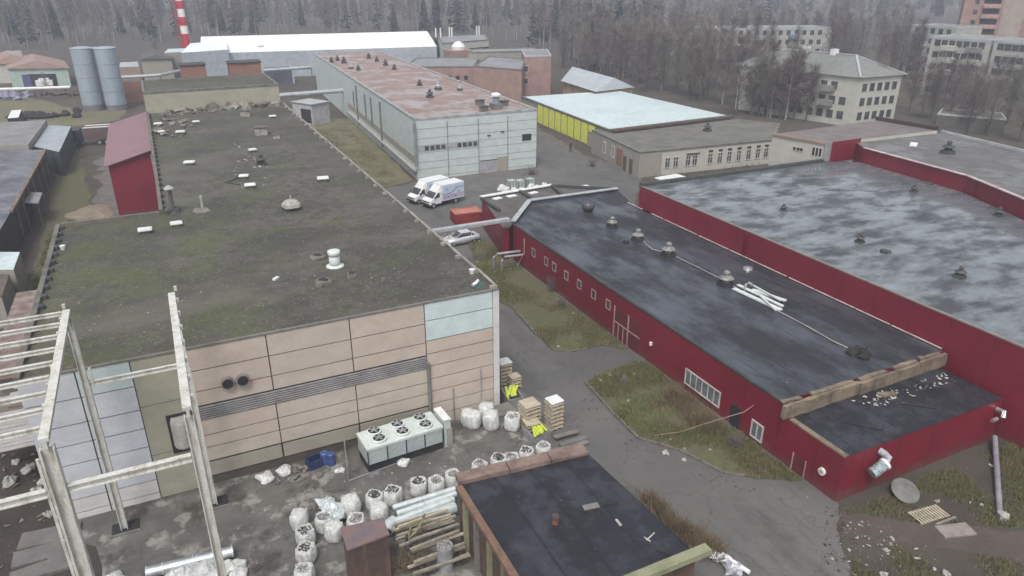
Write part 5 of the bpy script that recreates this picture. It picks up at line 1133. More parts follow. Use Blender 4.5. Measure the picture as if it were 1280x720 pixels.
for k, (p, q, w_, h_, m_, nm, lb) in enumerate((((729, 636), (748, 632), .35, .06, mSLAB, 'board', 'short grey board on the front black roof'), ((770, 650), (776, 658), .12, .05, mLITTER, 'board', 'small pale chip on the front black roof'), ((808, 676), (818, 667), .06, .04, mLITTER, 'batten', 'T-shaped pale batten near the roof edge'), ((805, 672), (813, 678), .06, .04, mLITTER, 'batten', 'crosspiece lying beside the T-shaped batten'), ((740, 635), (773, 629), .04, .04, mDARK, 'rod', 'thin dark rod lying beside the grey board'), ((820, 688), (848, 699), .05, .05, mDARK, 'rod', 'dark rod near the mossy slab edge'))):
    a = P(*p, sz); b = P(*q, sz); tag(link(nm, beam(NB(), (*a, sz+.04), (*b, sz+.05), w_, h_), m_), lb, nm)
crumbs('rubble', PL([(640, 620), (720, 600), (790, 680), (700, 715), (640, 700)], sz), 90, .06, mSLAB, sz)
a = P(427, 660, 3); b = P(435, 686, 3); c_ = P(485, 667, 3); d = P(478, 648, 3)
t = thing('rusty_bin', 'tall rusty brown metal box with flat lid between the bags and the front building', 'metal box', (*a, 0))
wpart('body', prism(NB(), [a, b, c_, d], 0, 2.9), mRUST, t); wpart('lid', prism(NB(), inset(ccw([a, b, c_, d]), -.06), 2.9, 3.0), M('pinkish_rust_lid', (.2, .13, .12), (.14, .12, .14), .6, 0, 1.5), t)
x, y = P(556, 682, 1.5); t = thing('grey_drum', 'tall grey cylindrical drum against the front building', 'drum', (x, y, 0)); part('shell', lathe(NB(), (0, 0, 0), [(.42, 0), (.42, .5), (.44, .52), (.42, .55), (.42, 1.5)], 20), M('grey_drum_paint', (.3, .31, .31), None, .6, 0, 2), t); part('top', lathe(NB(), (0, 0, 1.5), [(.38, 0), (.3, .06)], 16, jit=.4), mBAGG, t)
# lumber
for k in range(20):
    y_ = 30.4-k*.2; z_ = .5+.3*((k*7) % 3)+(.3 if 2 < k < 15 else 0); x0 = 7.6+rnd.uniform(-.3, .4); x1 = 10.55+rnd.uniform(-.15, .1)
    tag(link('timber_beam', beam(NB(), (x0, y_, z_), (x1, y_+rnd.uniform(-.2, .2), z_), .11, .11), rnd.choice((mWOOD, mPALWOOD, M('grey_timber', (.36, .34, .29), (.22, .2, .16), .85, 0, 2.5)))), 'weathered timber beam in the stack between rusty box and front building', 'timber', 'timber beams stacked by the front building')
t = thing('timber_rack', 'dark trestle rack under the stacked timber beams', 'rack', (9, 28.5, 0))
for x in (8.1, 10.2):
    bm = NB(); beam(bm, (x, 30.6, .32), (x, 26.7, .32), .14, .12); 
    for y_ in (30.4, 28.6, 26.9): box(bm, (x, y_, .13), (.14, .14, .26))
    wpart('trestle', bm, mRUST, t)
for k in range(1):
    pts = [(8.4+k*.5+rnd.uniform(-.2, .2)+.5*math.cos(j*.9), 28.6+.6*math.sin(j*1.1+k), 1.5+.06*j) for j in range(9)]
    tag(link('hose', tube(NB(), pts, .06, 6), M('dull_hose', (.24, .22, .12), None, .6)), 'tangled dull green hose lying on the timber stack', 'hose', 'hoses on the timber stack')
# silver ducts
for k, (p, q, r, z, lb) in enumerate((((490, 635), (569, 611), .17, .75, 'thin silver duct, farthest of the duct bundle'), ((495, 642), (570, 617), .17, .72, 'thin silver duct, second from the far side of the bundle'), ((492, 652), (567, 624), .2, .6, 'medium silver duct lying between thin and fat ones'), ((495, 661), (569, 634), .32, .6, 'fattest silver duct at the near side of the bundle'))):
    a = P(*p, z); b = P(*q, z); t = thing('silver_duct', lb, 'duct', (*a, z), 0, 'silver ducts on the yard')
    part('pipe', tube(NB(), [(0, 0, 0), (b[0]-a[0], b[1]-a[1], 0)], r, 16), mDUCT, t); d = (V2(b)-V2(a)).normalized(); L = (V2(b)-V2(a)).length
    for u in (.0, .45, .99): c1 = d*L*u; c2 = d*(L*u+.05); part('band', tube(NB(), [(*c1, 0), (*c2, 0)], r+.02, 16), mGALV, t)
a = P(484, 660, .45); t = thing('duct_elbow', 'silver duct elbow with a dark open end beside the fat duct', 'duct', (*a, .45)); part('elbow', tube(NB(), [(.5, .3, .1), (.2, .15, .1), (0, -.05, .08), (-.1, -.35, .05)], .3, 16, cap=True), mDUCT, t); part('opening', tube(NB(), [(-.1, -.355, .05), (-.105, -.375, .05)], .25, 14), mDARK, t)
a = P(183, 716, .35); b = P(292, 689, .35); t = thing('galvanised_pipe', 'long thick galvanised pipe with joint bands lying before the gantry', 'pipe', (*a, .35)); d = (V2(b)-V2(a)); part('pipe', tube(NB(), [(0, 0, 0), (*d, 0)], .3, 20), mGALV, t)
for u in (.0, .18, .53, .57, .98): part('band', tube(NB(), [(*(d*u), 0), (*(d*(u+.012)), 0)], .33, 20), mDUCT, t)
part('open_end', tube(NB(), [(*(d*-.006), 0), (*(d*-.003), 0)], .27, 16), mDARK, t)
a = P(1243, 548, .4); b = P(1250, 640, .2); t = thing('fallen_pipe', 'long pale pipe lying on the weedy ground at the right', 'pipe', (*b, 0)); part('pipe', tube(NB(), [(0, 0, .15), (a[0]-b[0], a[1]-b[1], .5)], .16, 10), M('lilac_grey_pipe', (.33, .33, .36), None, .5, .1, 1), t); part('foam_end', lathe(NB(), (0, -.25, 0), [(.3, 0), (.28, .3), (.1, .4)], 8, jit=.7), mLITTER, t)
# ================================================================== BIG BAGS
def bagmesh(kind, seed):
    bm = NB(); pr = [(.40, 0), (.47, .08), (.5, .3), (.5, .6), (.47, .82), (.43, .93)]
    if kind == 'closed': pr += [(.33, 1.0), (.2, .97), (.07, 1.0)]
    else: pr += [(.4, .98), (.34, .93)]
    lathe(bm, (0, 0, 0), pr, 30, jit=.14, seed=seed, sq=.25)
    bmesh.ops.subdivide_edges(bm, edges=[e for e in bm.edges if abs(e.verts[0].co.z-e.verts[1].co.z) > .1], cuts=2)
    for v_ in bm.verts:
        a_ = math.atan2(v_.co.y, v_.co.x); cr = abs(noise.noise(Vector((a_*2.5, v_.co.z*4, seed*5))))*.09+noise.noise(Vector((a_*7, v_.co.z*1.5, seed)))*.035
        f_ = 1-cr if v_.co.z > .04 else 1; v_.co.x *= f_; v_.co.y *= f_
    b = link('bag_shell', bm, mBAG, smooth=True); me = b.data; bpy.data.objects.remove(b)
    top = None
    if kind != 'closed':
        bm = NB(); lathe(bm, (0, 0, .84), [(.38, 0), (.37, .06), (.3, .1), (.08, .11)], 14, jit=.15, seed=seed+3)
        q = random.Random(seed)
        for k in range(26):
            a = q.uniform(0, 6.28); r = .34*q.random()**.5; box(bm, (r*math.cos(a), r*math.sin(a), .95+q.uniform(-.02, .04)), (q.uniform(.05, .22), q.uniform(.03, .08), q.uniform(.03, .08)), rz=q.uniform(0, 3.1), mi=1 if q.random() < (.3 if kind == 'dark' else .6) else 0)
        o = link('filling', bm, [mBAGD if kind == 'dark' else mBAGG, M('pale_scrap_bits', (.5, .5, .48), None, .7)]); top = o.data; bpy.data.objects.remove(o)
    return me, top
BM = {k: [bagmesh(k, s) for s in (1, 2, 3)] for k in ('closed', 'dark', 'grey')}
bm = NB()
for k in range(1):
    a_ = .785+k*1.571; x_, y_ = .4*math.cos(a_), .4*math.sin(a_); q_ = Vector((-math.sin(a_), math.cos(a_), 0))*.13; c_ = Vector((x_, y_, .86)); tube(bm, [c_-q_, c_-q_*.9+Vector((x_*.12, y_*.12, .11)), c_+q_*.8+Vector((x_*.2, y_*.2, .09)), c_+q_], .013, 5)
_o = link('lifting_loop', bm, mWHITE); LOOPS = _o.data; bpy.data.objects.remove(_o)
GB = 'white big bags standing on the concrete yard'
def bag(px, kind, label, tilt=0, sc_=1.0, z=0):
    x, y = P(px[0], px[1], .95+z); t = thing('big_bag', label, 'big bag', (x, y, z), rnd.uniform(0, 6.28), GB)
    t.rotation_euler = (rnd.uniform(-.05, .05)+tilt, rnd.uniform(-.05, .05), rnd.uniform(0, 6.28)); t.scale = (sc_*rnd.uniform(.95, 1.05), sc_*rnd.uniform(.95, 1.05), sc_*rnd.uniform(.92, 1.08))
    m, tp = rnd.choice(BM[kind])
    o = bpy.data.objects.new('bag_shell', m); C.objects.link(o); o.parent = t
    for k in range(4): o = bpy.data.objects.new('lifting_loop', LOOPS); C.objects.link(o); o.parent = t; o.rotation_euler = (0, 0, k*1.571+rnd.uniform(-.2, .2))
    if tp: o = bpy.data.objects.new('filling', tp); C.objects.link(o); o.parent = t
for a in (((374, 642), 'closed', 'closed white bag at the far end of the column of four on the left'), ((381, 662), 'dark', 'open bag with dark filling, second in the left column'),
          ((382, 682), 'dark', 'open bag with dark filling, third in the left column'), ((379, 711), 'grey', 'grey topped bag at the near end of the left column, cut by the frame'),
          ((404, 645), 'grey', 'half covered bag under white film beside the left column'), ((437, 626), 'closed', 'smooth closed white bag wrapped in film, farthest of its cluster', 0, 1.1),
          ((445, 646), 'grey', 'leaning open bag just behind the rusty box', .12), ((416, 656), 'closed', 'round closed white bag nearest the rusty box on the left'), ((467, 617), 'dark', 'open bag with black scrap, left of the pair behind the duct elbow'),
          ((473, 633), 'closed', 'closed creased bag standing in front of the open one by the duct elbow'), ((491, 612), 'dark', 'open bag with black scrap touching the left end of the thin ducts', 0, 1.05),
          ((522, 600), 'dark', 'open bag with round dark mouth behind the middle of the ducts'), ((545, 600), 'grey', 'bag with striped scrap behind the right half of the ducts'), ((566, 592), 'grey', 'collapsing bag by the corner of the front roof'),
          ((599, 579), 'grey', 'grey filled bag, leftmost of five along the brown cornice'), ((623, 571), 'dark', 'dark filled bag, second along the brown cornice'), ((640, 570), 'grey', 'white and black filled bag, third along the brown cornice'),
          ((658, 561), 'dark', 'black filled bag, fourth along the brown cornice'), ((680, 556), 'grey', 'evenly grey filled bag, rightmost along the brown cornice'), ((592, 517), 'closed', 'tall bag in film beside the condenser cabinet', 0, 1.15),
          ((584, 515), 'closed', 'bag hidden behind the tall wrapped one next to the condenser'), ((607, 508), 'closed', 'closed bag against the panelled wall corner', 0, 1.12), ((614, 519), 'closed', 'closed bag in front of the one at the wall corner', 0, 1.12), ((641, 520), 'grey', 'open bag standing alone right of the wall corner', 0, 1.12)):
    bag(*a)
def sack(px, label, s=1.0, mat=None, z=0, g='white sacks heaped on the yard', n=1):
    x, y = P(px[0], px[1], z+.2); bm = NB(); sd_ = px[0]*.37+px[1]
    lathe(bm, (x, y, z), [(.45*s, 0), (.55*s, .12*s), (.5*s, .3*s), (.3*s, .42*s), (.08*s, .47*s)], 14, jit=.7, seed=sd_)
    tag(link('sack', bm, mat or mBAG), label, 'sack', g)
for px, s in (((216, 716), .8), ((232, 713), 1.0), ((246, 709), 1.0), ((258, 712), 1.1), ((270, 716), .9), ((290, 708), 1.0), ((298, 716), .9), ((240, 722), 1.0), ((140, 726), 1.0)): sack(px, 'crumpled white sack in the heap before the galvanised pipe', s)
for px, s, lb in (((332, 596), .9, 'flattened white sack on the yard below the panelled wall'), ((354, 588), .8, 'white sack beside the dark debris near the wall'), ((503, 577), .75, 'crumpled white sheet bundle in front of the condenser'), ((425, 586), .5, 'small white sack by the pipe railing')): sack(px, lb, s, g='loose white sacks near the wall')
bm = NB()
for k in range(9): lathe(bm, (*P(412+rnd.uniform(-8, 12), 640+rnd.uniform(-12, 6), .7), .5), [(.4, 0), (.42, .3), (.1, .5)], 8, jit=1.0, seed=k)
tag(link('plastic_film', bm, M('shiny_film', (.6, .66, .66), (.45, .5, .5), .25, 0, 3)), 'crumpled shiny plastic film over the bags of the left cluster', 'plastic film')
x, y = P(378, 590, .2); crumbs('dark_debris', [(x-1.6, y-.5), (x+1.2, y-.8), (x+1.4, y+.7), (x-1.4, y+.9)], 60, .4, M('dark_debris', (.12, .1, .09)), 0)
# ---- white containers and bags by the mint hall
for k, px in enumerate(((639, 226), (650, 226), (662, 224))):
    x, y = P(px[0], px[1], 1.2); t = thing('ibc_tank', ('leftmost', 'middle', 'rightmost')[k]+' caged white tank in the row of three behind the porch block', 'tank', (x, y, 0), .1, 'caged tanks by the mint hall')
    part('tank', box(NB(), (0, 0, .75), (1.1, 1.1, 1.1)), M('milky_tank', (.45, .5, .47), None, .5), t); bm = NB()
    for s in (-.57, .57):
        for q in (-.5, 0, .5): box(bm, (q, s, .75), (.05, .04, 1.2)); box(bm, (s, q, .75), (.04, .05, 1.2))
    part('cage', bm, mPARA, t); part('pallet', box(NB(), (0, 0, .08), (1.2, 1.2, .16)), mWOOD, t)
for k, px in enumerate(((627, 233), (633, 236), (643, 237), (652, 237), (664, 232), (671, 234), (680, 231), (684, 235))):
    x, y = P(px[0], px[1], .8); tag(link('white_sack', lathe(NB(), (x, y, 0), [(.5, 0), (.6, .4), (.45, .9), (.15, 1.1)], 10, jit=.5, seed=k), mBAG), 'bulging white sack on the asphalt behind the porch block coping', 'sack', 'white sacks by the mint hall')
# ---- pallets
def pallet_stack(px, z, label, w_=1.15, planks=True, col=None, top=None):
    x, y = P(px[0], px[1], z); t = thing('pallet_stack', label, 'pallet stack', (x, y, 0), rnd.uniform(-.12, .12), 'stacked pallets beside the panelled wall')
    n = int(z/.3); m_ = col or mPALWOOD
    for k in range(n):
        bm = NB(); b0 = k*.3; dx = rnd.uniform(-.03, .03)
        for q in (-.45, 0, .45): box(bm, (q*w_+dx, 0, b0+.07), (.1, w_*.9, .1))
        for j in range(6): box(bm, (dx, (j-2.5)*.17*w_, b0+.14), (w_, .12*w_, .03))
        box(bm, (dx, 0, b0+.22), (w_*.93, w_*.85, .11)); part('pallet', bm, m_, t)
    part('top_sheet', box(NB(), (0, 0, n*.3+.03), (w_, w_*.95, .05)), top or mPALWOOD, t)
pallet_stack((662, 504), 1.8, 'taller pale pallet stack left of the lime yellow planks'); pallet_stack((693, 500), 2.1, 'white topped pallet stack at the road edge', .95, top=mWHITE)
pallet_stack((630, 452), 1.8, 'white topped pallet stack tight against the hall corner', .95, top=mWHITE); pallet_stack((643, 470), .9, 'low pallet stack beside the hall corner', .8)
pallet_stack((664, 527), .9, 'short pallet stack half hidden behind the lime yellow planks', 1.0, col=mWOOD)
def crate(px, label, z=.6, sz_=(1.4, 1.1), lime=True, n=6, ang=0):
    x, y = P(px[0], px[1], z); t = thing('crate', label, 'crate', (x, y, 0), ang, 'grey crates by the hall corner'); w_, d_ = sz_
    bm = NB(); ringwall(bm, [(-w_/2, -d_/2), (w_/2, -d_/2), (w_/2, d_/2), (-w_/2, d_/2)], .08, 0, z); box(bm, (0, 0, .05), (w_-.18, d_-.18, .08)); part('box', bm, M('grey_crate', (.28, .28, .29), (.2, .2, .2), .7, 0, 2), t)
    if lime:
        bm = NB()
        for k in range(n):
            a = rnd.uniform(1.0, 1.45); c_ = Vector((-.36+.75*k/n, rnd.uniform(-.08, .08), z+.1+.06*(k % 3))); q = Vector((math.cos(a)*.65, math.sin(a)*.65, rnd.uniform(-.03, .06))); beam(bm, c_-q, c_+q, .15, .06)
        o = link('lime_planks', bm, mLIME); o.location = (x, y, 0); o.rotation_euler = (0, 0, ang); tag(o, 'lime yellow planks piled in the '+('nearer crate beside the pallets' if ang > 0 else 'crate by the hall corner'), 'planks')
crate((640, 491), 'grey crate by the hall corner with lime planks on top', .7, (1.1, 1.7), True, 7, -.1); crate((672, 537), 'nearer grey crate among the pallets, filled with lime planks', .6, (1.4, 1.1), True, 9, .15)
x, y = P(627, 513, .5); t = thing('grey_block', 'flat grey slab block behind the lone open bag', 'block', (x, y, 0), .1); part('body', box(NB(), (0, 0, .25), (1.7, 1.2, .5)), M('grey_crate', (.28, .28, .29)), t); part('top', box(NB(), (0, 0, .53), (1.8, 1.3, .06)), mSLAB, t)
for k, (p, q) in enumerate((((690, 563), (735, 551)), ((700, 557), (733, 547)), ((693, 549), (722, 541)))):
    a = P(*p, .15); b = P(*q, .15); tag(link('board', beam(NB(), (*a, .1+.1*k), (*b, .1+.1*k), .35, .1), mSLAB), ('long grey board nearest the brown cornice', 'grey board lying behind the longest one', 'short grey board nearest the pallets')[k], 'board', 'boards by the brown cornice')
# ---- condenser with six fans
a = V2(P(459, 562, 1.75)); b = V2(P(553, 533, 1.75)); d = (b-a); L = d.length; ang = math.atan2(d.y, d.x)
t = thing('condenser', 'long white industrial condenser with six roof fans by the panelled wall', 'air conditioner', (*a, 0), ang)
part('casing', box(NB(), (L/2, .95, 1.1), (L, 1.9, 1.0)), M('mint_grey_casing', (.42, .47, .46), (.36, .4, .39), .5), t)
part('lid', box(NB(), (L/2, .95, 1.68), (L+.08, 1.98, .16)), M('pale_mint_lid', (.6, .66, .62), (.5, .56, .52), .5), t)
part('base_frame', box(NB(), (L/2, .95, .3), (L, 1.7, .5)), mDARK, t)
for k in range(5): part('rib', box(NB(), (L*k/4, -.02, 1.08), (.06, .06, 1.04)), mPARAD, t)
for i in range(3):
    for j in range(2):
        fx, fy = L*(.19+.31*i), .5+.9*j
        o = part('fan_ring', lathe(NB(), (fx, fy, 1.76), [(.44, 0), (.44, .2), (.4, .22)], 20), mINSUL, t); part('fan_opening', tube(NB(), [(fx, fy, 1.98), (fx, fy, 2.0)], .36, 20), mDARK, o)
        bm = NB()
        for q in range(5): an_ = q*1.257; beam(bm, (fx, fy, 2.02), (fx+.32*math.cos(an_), fy+.32*math.sin(an_), 2.03), .12, .02)
        tube(bm, [(fx, fy, 2.0), (fx, fy, 2.08)], .09, 10); part('fan_blades', bm, mGALV, o)
x, y = P(556, 532, 1.6); t = thing('electric_cabinet', 'tall narrow white cabinet at the right end of the condenser', 'cabinet', (x+.1, y+.7, 0), ang); part('body', box(NB(), (0, 0, 1), (.45, 1.5, 2)), M('pale_mint_lid', (.6, .66, .62)), t); part('top', box(NB(), (0, 0, 2.03), (.5, 1.6, .06)), mWHITE, t)
part('hanging_sheet', box(NB(), (.1, -.85, .7), (.35, .06, 1.4)), M('dull_film', (.35, .33, .3), None, .5), t)
pr = [P(436, 548, 1.0), P(436, 600, 0), P(482, 585, 0)]
t = thing('pipe_railing', 'low thin pipe railing in front of the condenser', 'railing', (*P(436, 602), 0)); q0 = V2(P(436, 602)); q1 = V2(P(432, 566)); q2 = V2(P(512, 574))
bm = NB(); tube(bm, [(*q0, 0), (*q0, 1.1), (*q1, 1.1), (*q1, 0)], .035, 6); tube(bm, [(*q0, .6), (*q1, .6)], .03, 6); wpart('end_frame', bm, mGALV, t)
wpart('rail', tube(NB(), [(*q0, .06), (*q2, .06)], .035, 6), mGALV, t)
for px, lb in (((413, 567), 'right-hand blue barrel at the foot of the wall'), ((405, 566), 'left-hand blue barrel at the foot of the wall')):
    x, y = P(px[0], px[1], .8); tag(link('barrel', lathe(NB(), (x, y, 0), [(.24, 0), (.26, .05), (.26, .3), (.27, .32), (.26, .34), (.26, .8), (.2, .85)], 16), mBLUE), lb, 'barrel', 'blue barrels by the wall')
x, y = P(393, 574, .5); t = thing('blue_crate', 'dark blue open crate beside the blue barrels', 'crate', (x, y, 0), .2); bm = NB(); ringwall(bm, [(-.5, -.35), (.5, -.35), (.5, .35), (-.5, .35)], .05, 0, .6); part('sides', bm, M('navy_plastic', (.03, .05, .12), None, .5), t); part('bottom', box(NB(), (0, 0, .05), (.88, .58, .06)), mDARK, t)
# ---- right foreground bits
x, y = P(1134, 604, .9); t = thing('round_cover', 'large round grey lid standing tilted on the weeds by the annex wall', 'lid', (x, y, .35)); t.rotation_euler = (math.radians(24), math.radians(-8), 0)
part('disc', lathe(NB(), (0, 0, 0), [(.78, 0), (.8, .05), (.74, .08), (.2, .14)], 24), M('grey_lid', (.17, .17, .16), (.12, .12, .11), .7, 0, 2), t); part('pedestal', lathe(NB(), (0, 0, -.4), [(.35, 0), (.4, .38)], 12), mSLAB, t)
x, y = P(1161, 643, .1); t = thing('wooden_pallet', 'pale slatted pallet lying flat on the muddy track', 'pallet', (x, y, 0), -.12); bm = NB()
for k in range(11): box(bm, (-.95+k*.19, 0, .13), (.11, 1.0, .03))
part('slats', bm, mPALWOOD, t); bm = NB()
for q in (-.42, 0, .42): box(bm, (0, q, .06), (2.05, .1, .1))
part('bearers', bm, mWOOD, t)
for px, w_, d_, a, lb in (((1194, 664), 1.9, .9, -.3, 'pale concrete slab lying beyond the slatted pallet'), ((1182, 652), 1.5, .12, -.05, 'thin pale batten between pallet and slab')):
    x, y = P(px[0], px[1]); tag(link('slab' if d_ > .5 else 'batten', box(NB(), (x, y, .05), (w_, d_, .1), rz=a), M('pale_slab', (.3, .26, .24), (.22, .19, .17), .8, 0, 2)), lb, 'slab' if d_ > .5 else 'batten')
for px, s, lb in (((1172, 624), .25, 'small white lump near the fallen pipe'), ((1105, 715), .3, 'white lump at the lower right edge'), ((1184, 714), .35, 'white crumpled lump in the weeds below the slab'), ((762, 467), .3, 'white sack on the second grass island'), ((793, 466), .3, 'pale sack near the weeds of the second grass island'), ((698, 432), .25, 'small pale lump at the kerb of the first grass island'), ((832, 563), .45, 'pale broken slab piece on the island kerb'), ((855, 572), .25, 'small pale stone on the island kerb')): sack(px, lb, s, mLITTER, g=None)
a = P(897, 690, .3); b = P(906, 730, .2); t = thing('foil_scrap', 'shiny torn foil strip beside the mossy slab edge', 'scrap', (*a, 0)); bm = NB()
for k in range(7): lathe(bm, (rnd.uniform(-.3, .5), -k*.25, .05), [(.3, 0), (.25, .25), (.08, .35)], 7, jit=1.1, seed=k)
part('foil', bm, M('crumpled_foil', (.6, .62, .65), (.3, .3, .32), .35, .3, 3), t); part('pipe', tube(NB(), [(.1, -.2, .3), (.5, -1.8, .3)], .12, 8), mWHITE, t)
for k, (px, w_, d_) in enumerate((((60, 672), 2.6, 1.3), ((85, 668), 1.2, 1.5), ((50, 694), 2.4, 1.2), ((82, 702), 1.6, 1.4), ((45, 716), 2.2, 1.0))):
    x, y = P(*px); tag(link('concrete_slab', box(NB(), (x, y, .08+.004*k), (w_, d_, .16), rz=.05*k-.1), M('mauve_grey_slab', (.17, .155, .15), (.13, .118, .115), .7, 0, .8)), ('far left', 'far right', 'middle left', 'middle right', 'near left')[k]+' concrete slab of the rough paving by the left gantry leg', 'slab', 'concrete slabs by the gantry leg')
for px, s in (((35, 585), .7), ((55, 600), .6), ((12, 600), .8), ((45, 612), .6), ((20, 575), .5), ((60, 640), .5)): sack(px, 'crumpled pale rag in the dark debris left of the hall', s, mLITTER, g='rags in the debris left of the hall')
a, b, c_ = P(818, 541, .4), P(880, 522, 1.2), P(918, 517, 1.6)
tag(link('slack_wire', tube(NB(), [(*a, .2), (*P(850, 540, .3), .3), (*P(880, 530, 1), 1.0), (*P(930, 515, 2), 2.0), (*P(985, 478, 4), 4.05)], .03, 5), M('rusty_wire', (.3, .22, .17), None, .7)), 'slack rusty wire running from the workshop roof down over the grass', 'wire')
# ================================================================== APARTMENT BUILDINGS
cc, rr, ll = P(1075, 97, 9.3), P(1128, 93, 9.3), P(925, 81, 9.3)
fourth = (ll[0]+rr[0]-cc[0], ll[1]+rr[1]-cc[1])
mHIPR = M('grey_green_far_roof', (.2, .21, .2), (.17, .18, .165), .8, 0, .15)
t, hq = hip('cream_apartment_house', 'cream three storey house with hipped grey roof among the bare trees', 'apartment house', [ll, cc, rr, fourth], 9.3, 12.6, mCREAM, mHIPR)
a_, b_, c2, d2, h0, h1 = hq
for p, q in ((h0, h1), (h0, a_), (h1, b_), (h1, c2)): wpart('ridge_cap', beam(NB(), p+Vector((0, 0, .1)), q+Vector((0, 0, .1)), .4, .2), mCOPING, t)
wgrid(t, ll, cc, 11, (1.2, 3.9, 6.6), 1.3, 1.5, skip=.05, fr=mCREAM); wgrid(t, cc, rr, 5, (1.2, 3.9, 6.6), 1.2, 1.5, fr=mCREAM)
L = math.dist(ll, cc)
for u in (.62, .78):
    for z in (3.5, 6.2): wpart('balcony', wbox(NB(), ll, cc, L*u-1.4, L*u+1.4, z, z+1.1, .05, 1.1), M('grey_balcony', (.25, .25, .24), None, .7), t)
for u in (.3, .7): p = h0.lerp(h1, u); wpart('chimney_stack', box(NB(), (p.x, p.y, 12.9), (1.4, .9, 1.2)), mWHITE, t)
def slabblock(name, label, pa, pb, z, depth, cols, floors, mat, roof=None, balc=(), z0=-.3, wf=.9):
    a = V2(P(*pa, z)); b = V2(P(*pb, z)); d = (b-a).normalized(); n = Vector((-d.y, d.x))
    poly = [a[:], b[:], (b+n*depth)[:], (a+n*depth)[:]]
    t, _ = wbuild(name, label, 'apartment block', poly, z, mat, roof or M('grey_far_roof', (.26, .27, .28)), .35, param=mCOPING)
    fh = z/floors; zs = [k*fh+fh*.35 for k in range(floors)]
    wgrid(t, a, b, cols, zs, 1.35, 1.4, fr=mat); L = (b-a).length
    wgrid(t, (a+n*depth), a, 3, zs, 1.2, 1.4, fr=mat)
    bm = NB()
    for k in range(1, floors): wbox(bm, a, b, 0, L, k*fh-.05, k*fh+.05, .0, .02)
    for k in range(1, cols): wbox(bm, a, b, L*(.06+.88*k/cols)-.05, L*(.06+.88*k/cols)+.05, 0, z, .021, .03)
    wpart('panel_joints', bm, M('joint_grey', (.3, .31, .3)), t)
    for u in balc:
        for k in range(1, floors): wpart('balcony', wbox(NB(), a, b, L*u-1.6, L*u+1.6, k*fh+.1, k*fh+1.2, .05, 1.2), rnd.choice((mCREAM, mWHITE, M('grey_balcony', (.25, .25, .24)), M('blue_balcony', (.2, .28, .35), None, .7))), t)
    return t
slabblock('panel_apartment_block', 'pale five storey panel block, left of two beneath the pink tower', (1165, 47), (1238, 52), 13.2, 11, 7, 5, mAPT, balc=(.36, .78))
slabblock('panel_apartment_block', 'pale five storey panel block cut by the right edge', (1243, 52), (1330, 58), 13.2, 11, 8, 5, mAPT, balc=(.7,))
slabblock('panel_apartment_block', 'small far panel block half hidden at the left of the panel row', (1140, 32), (1196, 36), 13.2, 11, 5, 5, mAPT, balc=(.3,))
slabblock('panel_apartment_block', 'long low pale block seen through bare trees behind the hipped roof', (882, 37), (1040, 36), 11, 11, 14, 4, mAPT, balc=(.3, .7))
# pink brick tower
a = V2(P(1187, 84)); b = V2(P(1310, 90)); d = (b-a).normalized(); n = Vector((-d.y, d.x)); L = (b-a).length; TZ = 29
t, _ = wbuild('pink_brick_tower_block', 'tall pink and tan brick apartment tower cut by the top right corner', 'apartment block', [a[:], b[:], (b+n*14)[:], (a+n*14)[:]], TZ, mBRICKP, M('grey_far_roof', (.26, .27, .28)), .4)
wpart('tan_bay', wbox(NB(), a, b, L*.4, L*.62, 0, TZ, .0, .15), M('tan_brick', (.38, .32, .27), (.32, .27, .23), .85, 0, .2), t)
for u in (.285, .76, .92):
    for k in range(10):
        wpart('loggia', wbox(NB(), a, b, L*u-2.2, L*u+2.2, k*2.9+1.2, k*2.9+2.6, .01, .08), mDARK, t); wpart('balcony_front', wbox(NB(), a, b, L*u-2.2, L*u+2.2, k*2.9+.1, k*2.9+1.2, .02, .9), M('pink_balcony', (.5, .3, .27), None, .8), t)
    for s in (-2.4, 2.4): wpart('white_fin', wbox(NB(), a, b, L*u+s-.25, L*u+s+.25, 24, TZ, .01, .9), mWHITE, t)
for u in (.13, .5, .6): wgrid(t, a, b, 1, [k*2.9+1.1 for k in range(10)], 1.2, 1.3, u0=u-.02, u1=u+.02, fr=mBRICKP)
hip('blue_roofed_house', 'small house with blue-grey roof deep among the trees', 'house', PL([(812, 62), (848, 72), (853, 66), (826, 56)], 5), 5, 7.5, mAPT, M('slate_blue_roof', (.18, .22, .27), None, .6))
t, _ = wbuild('old_garage_row', 'low old garage row with a pale roof edge behind the far crimson hall', 'garage', PL([(1172, 143), (1258, 150), (1252, 142), (1178, 136)], 3.0), 3.0, M('dark_garage_wall', (.12, .115, .1), (.08, .075, .065), .8, 0, .4), M('mossy_grey_roof', (.16, .155, .135)), .2, param=mCOPING)
# ================================================================== TREES
class TM:
    def __init__(s): s.v = []; s.f = []
    def tube(s, a, b, r0, r1, n=4):
        d = (b-a).normalized(); u = d.cross(Vector((0, 0, 1)) if abs(d.z) < .9 else Vector((1, 0, 0))).normalized(); w_ = d.cross(u); i = len(s.v)
        for p, r in ((a, r0), (b, r1)):
            for k in range(n): q = p+(u*math.cos(6.283*k/n)+w_*math.sin(6.283*k/n))*r; s.v.append(q[:])
        for k in range(n): s.f.append((i+k, i+(k+1) % n, i+n+(k+1) % n, i+n+k))
    def blade(s, a, b, wd):
        d = (b-a); u = d.cross(Vector((rnd.gauss(0, 1), rnd.gauss(0, 1), rnd.gauss(0, 1)))).normalized()*wd; i = len(s.v)
        s.v += [(a-u)[:], (a+u)[:], b[:]]; s.f.append((i, i+1, i+2))
    def mesh(s, name, mat):
        me = bpy.data.meshes.new(name); me.from_pydata(s.v, [], s.f); me.materials.append(mat); return me
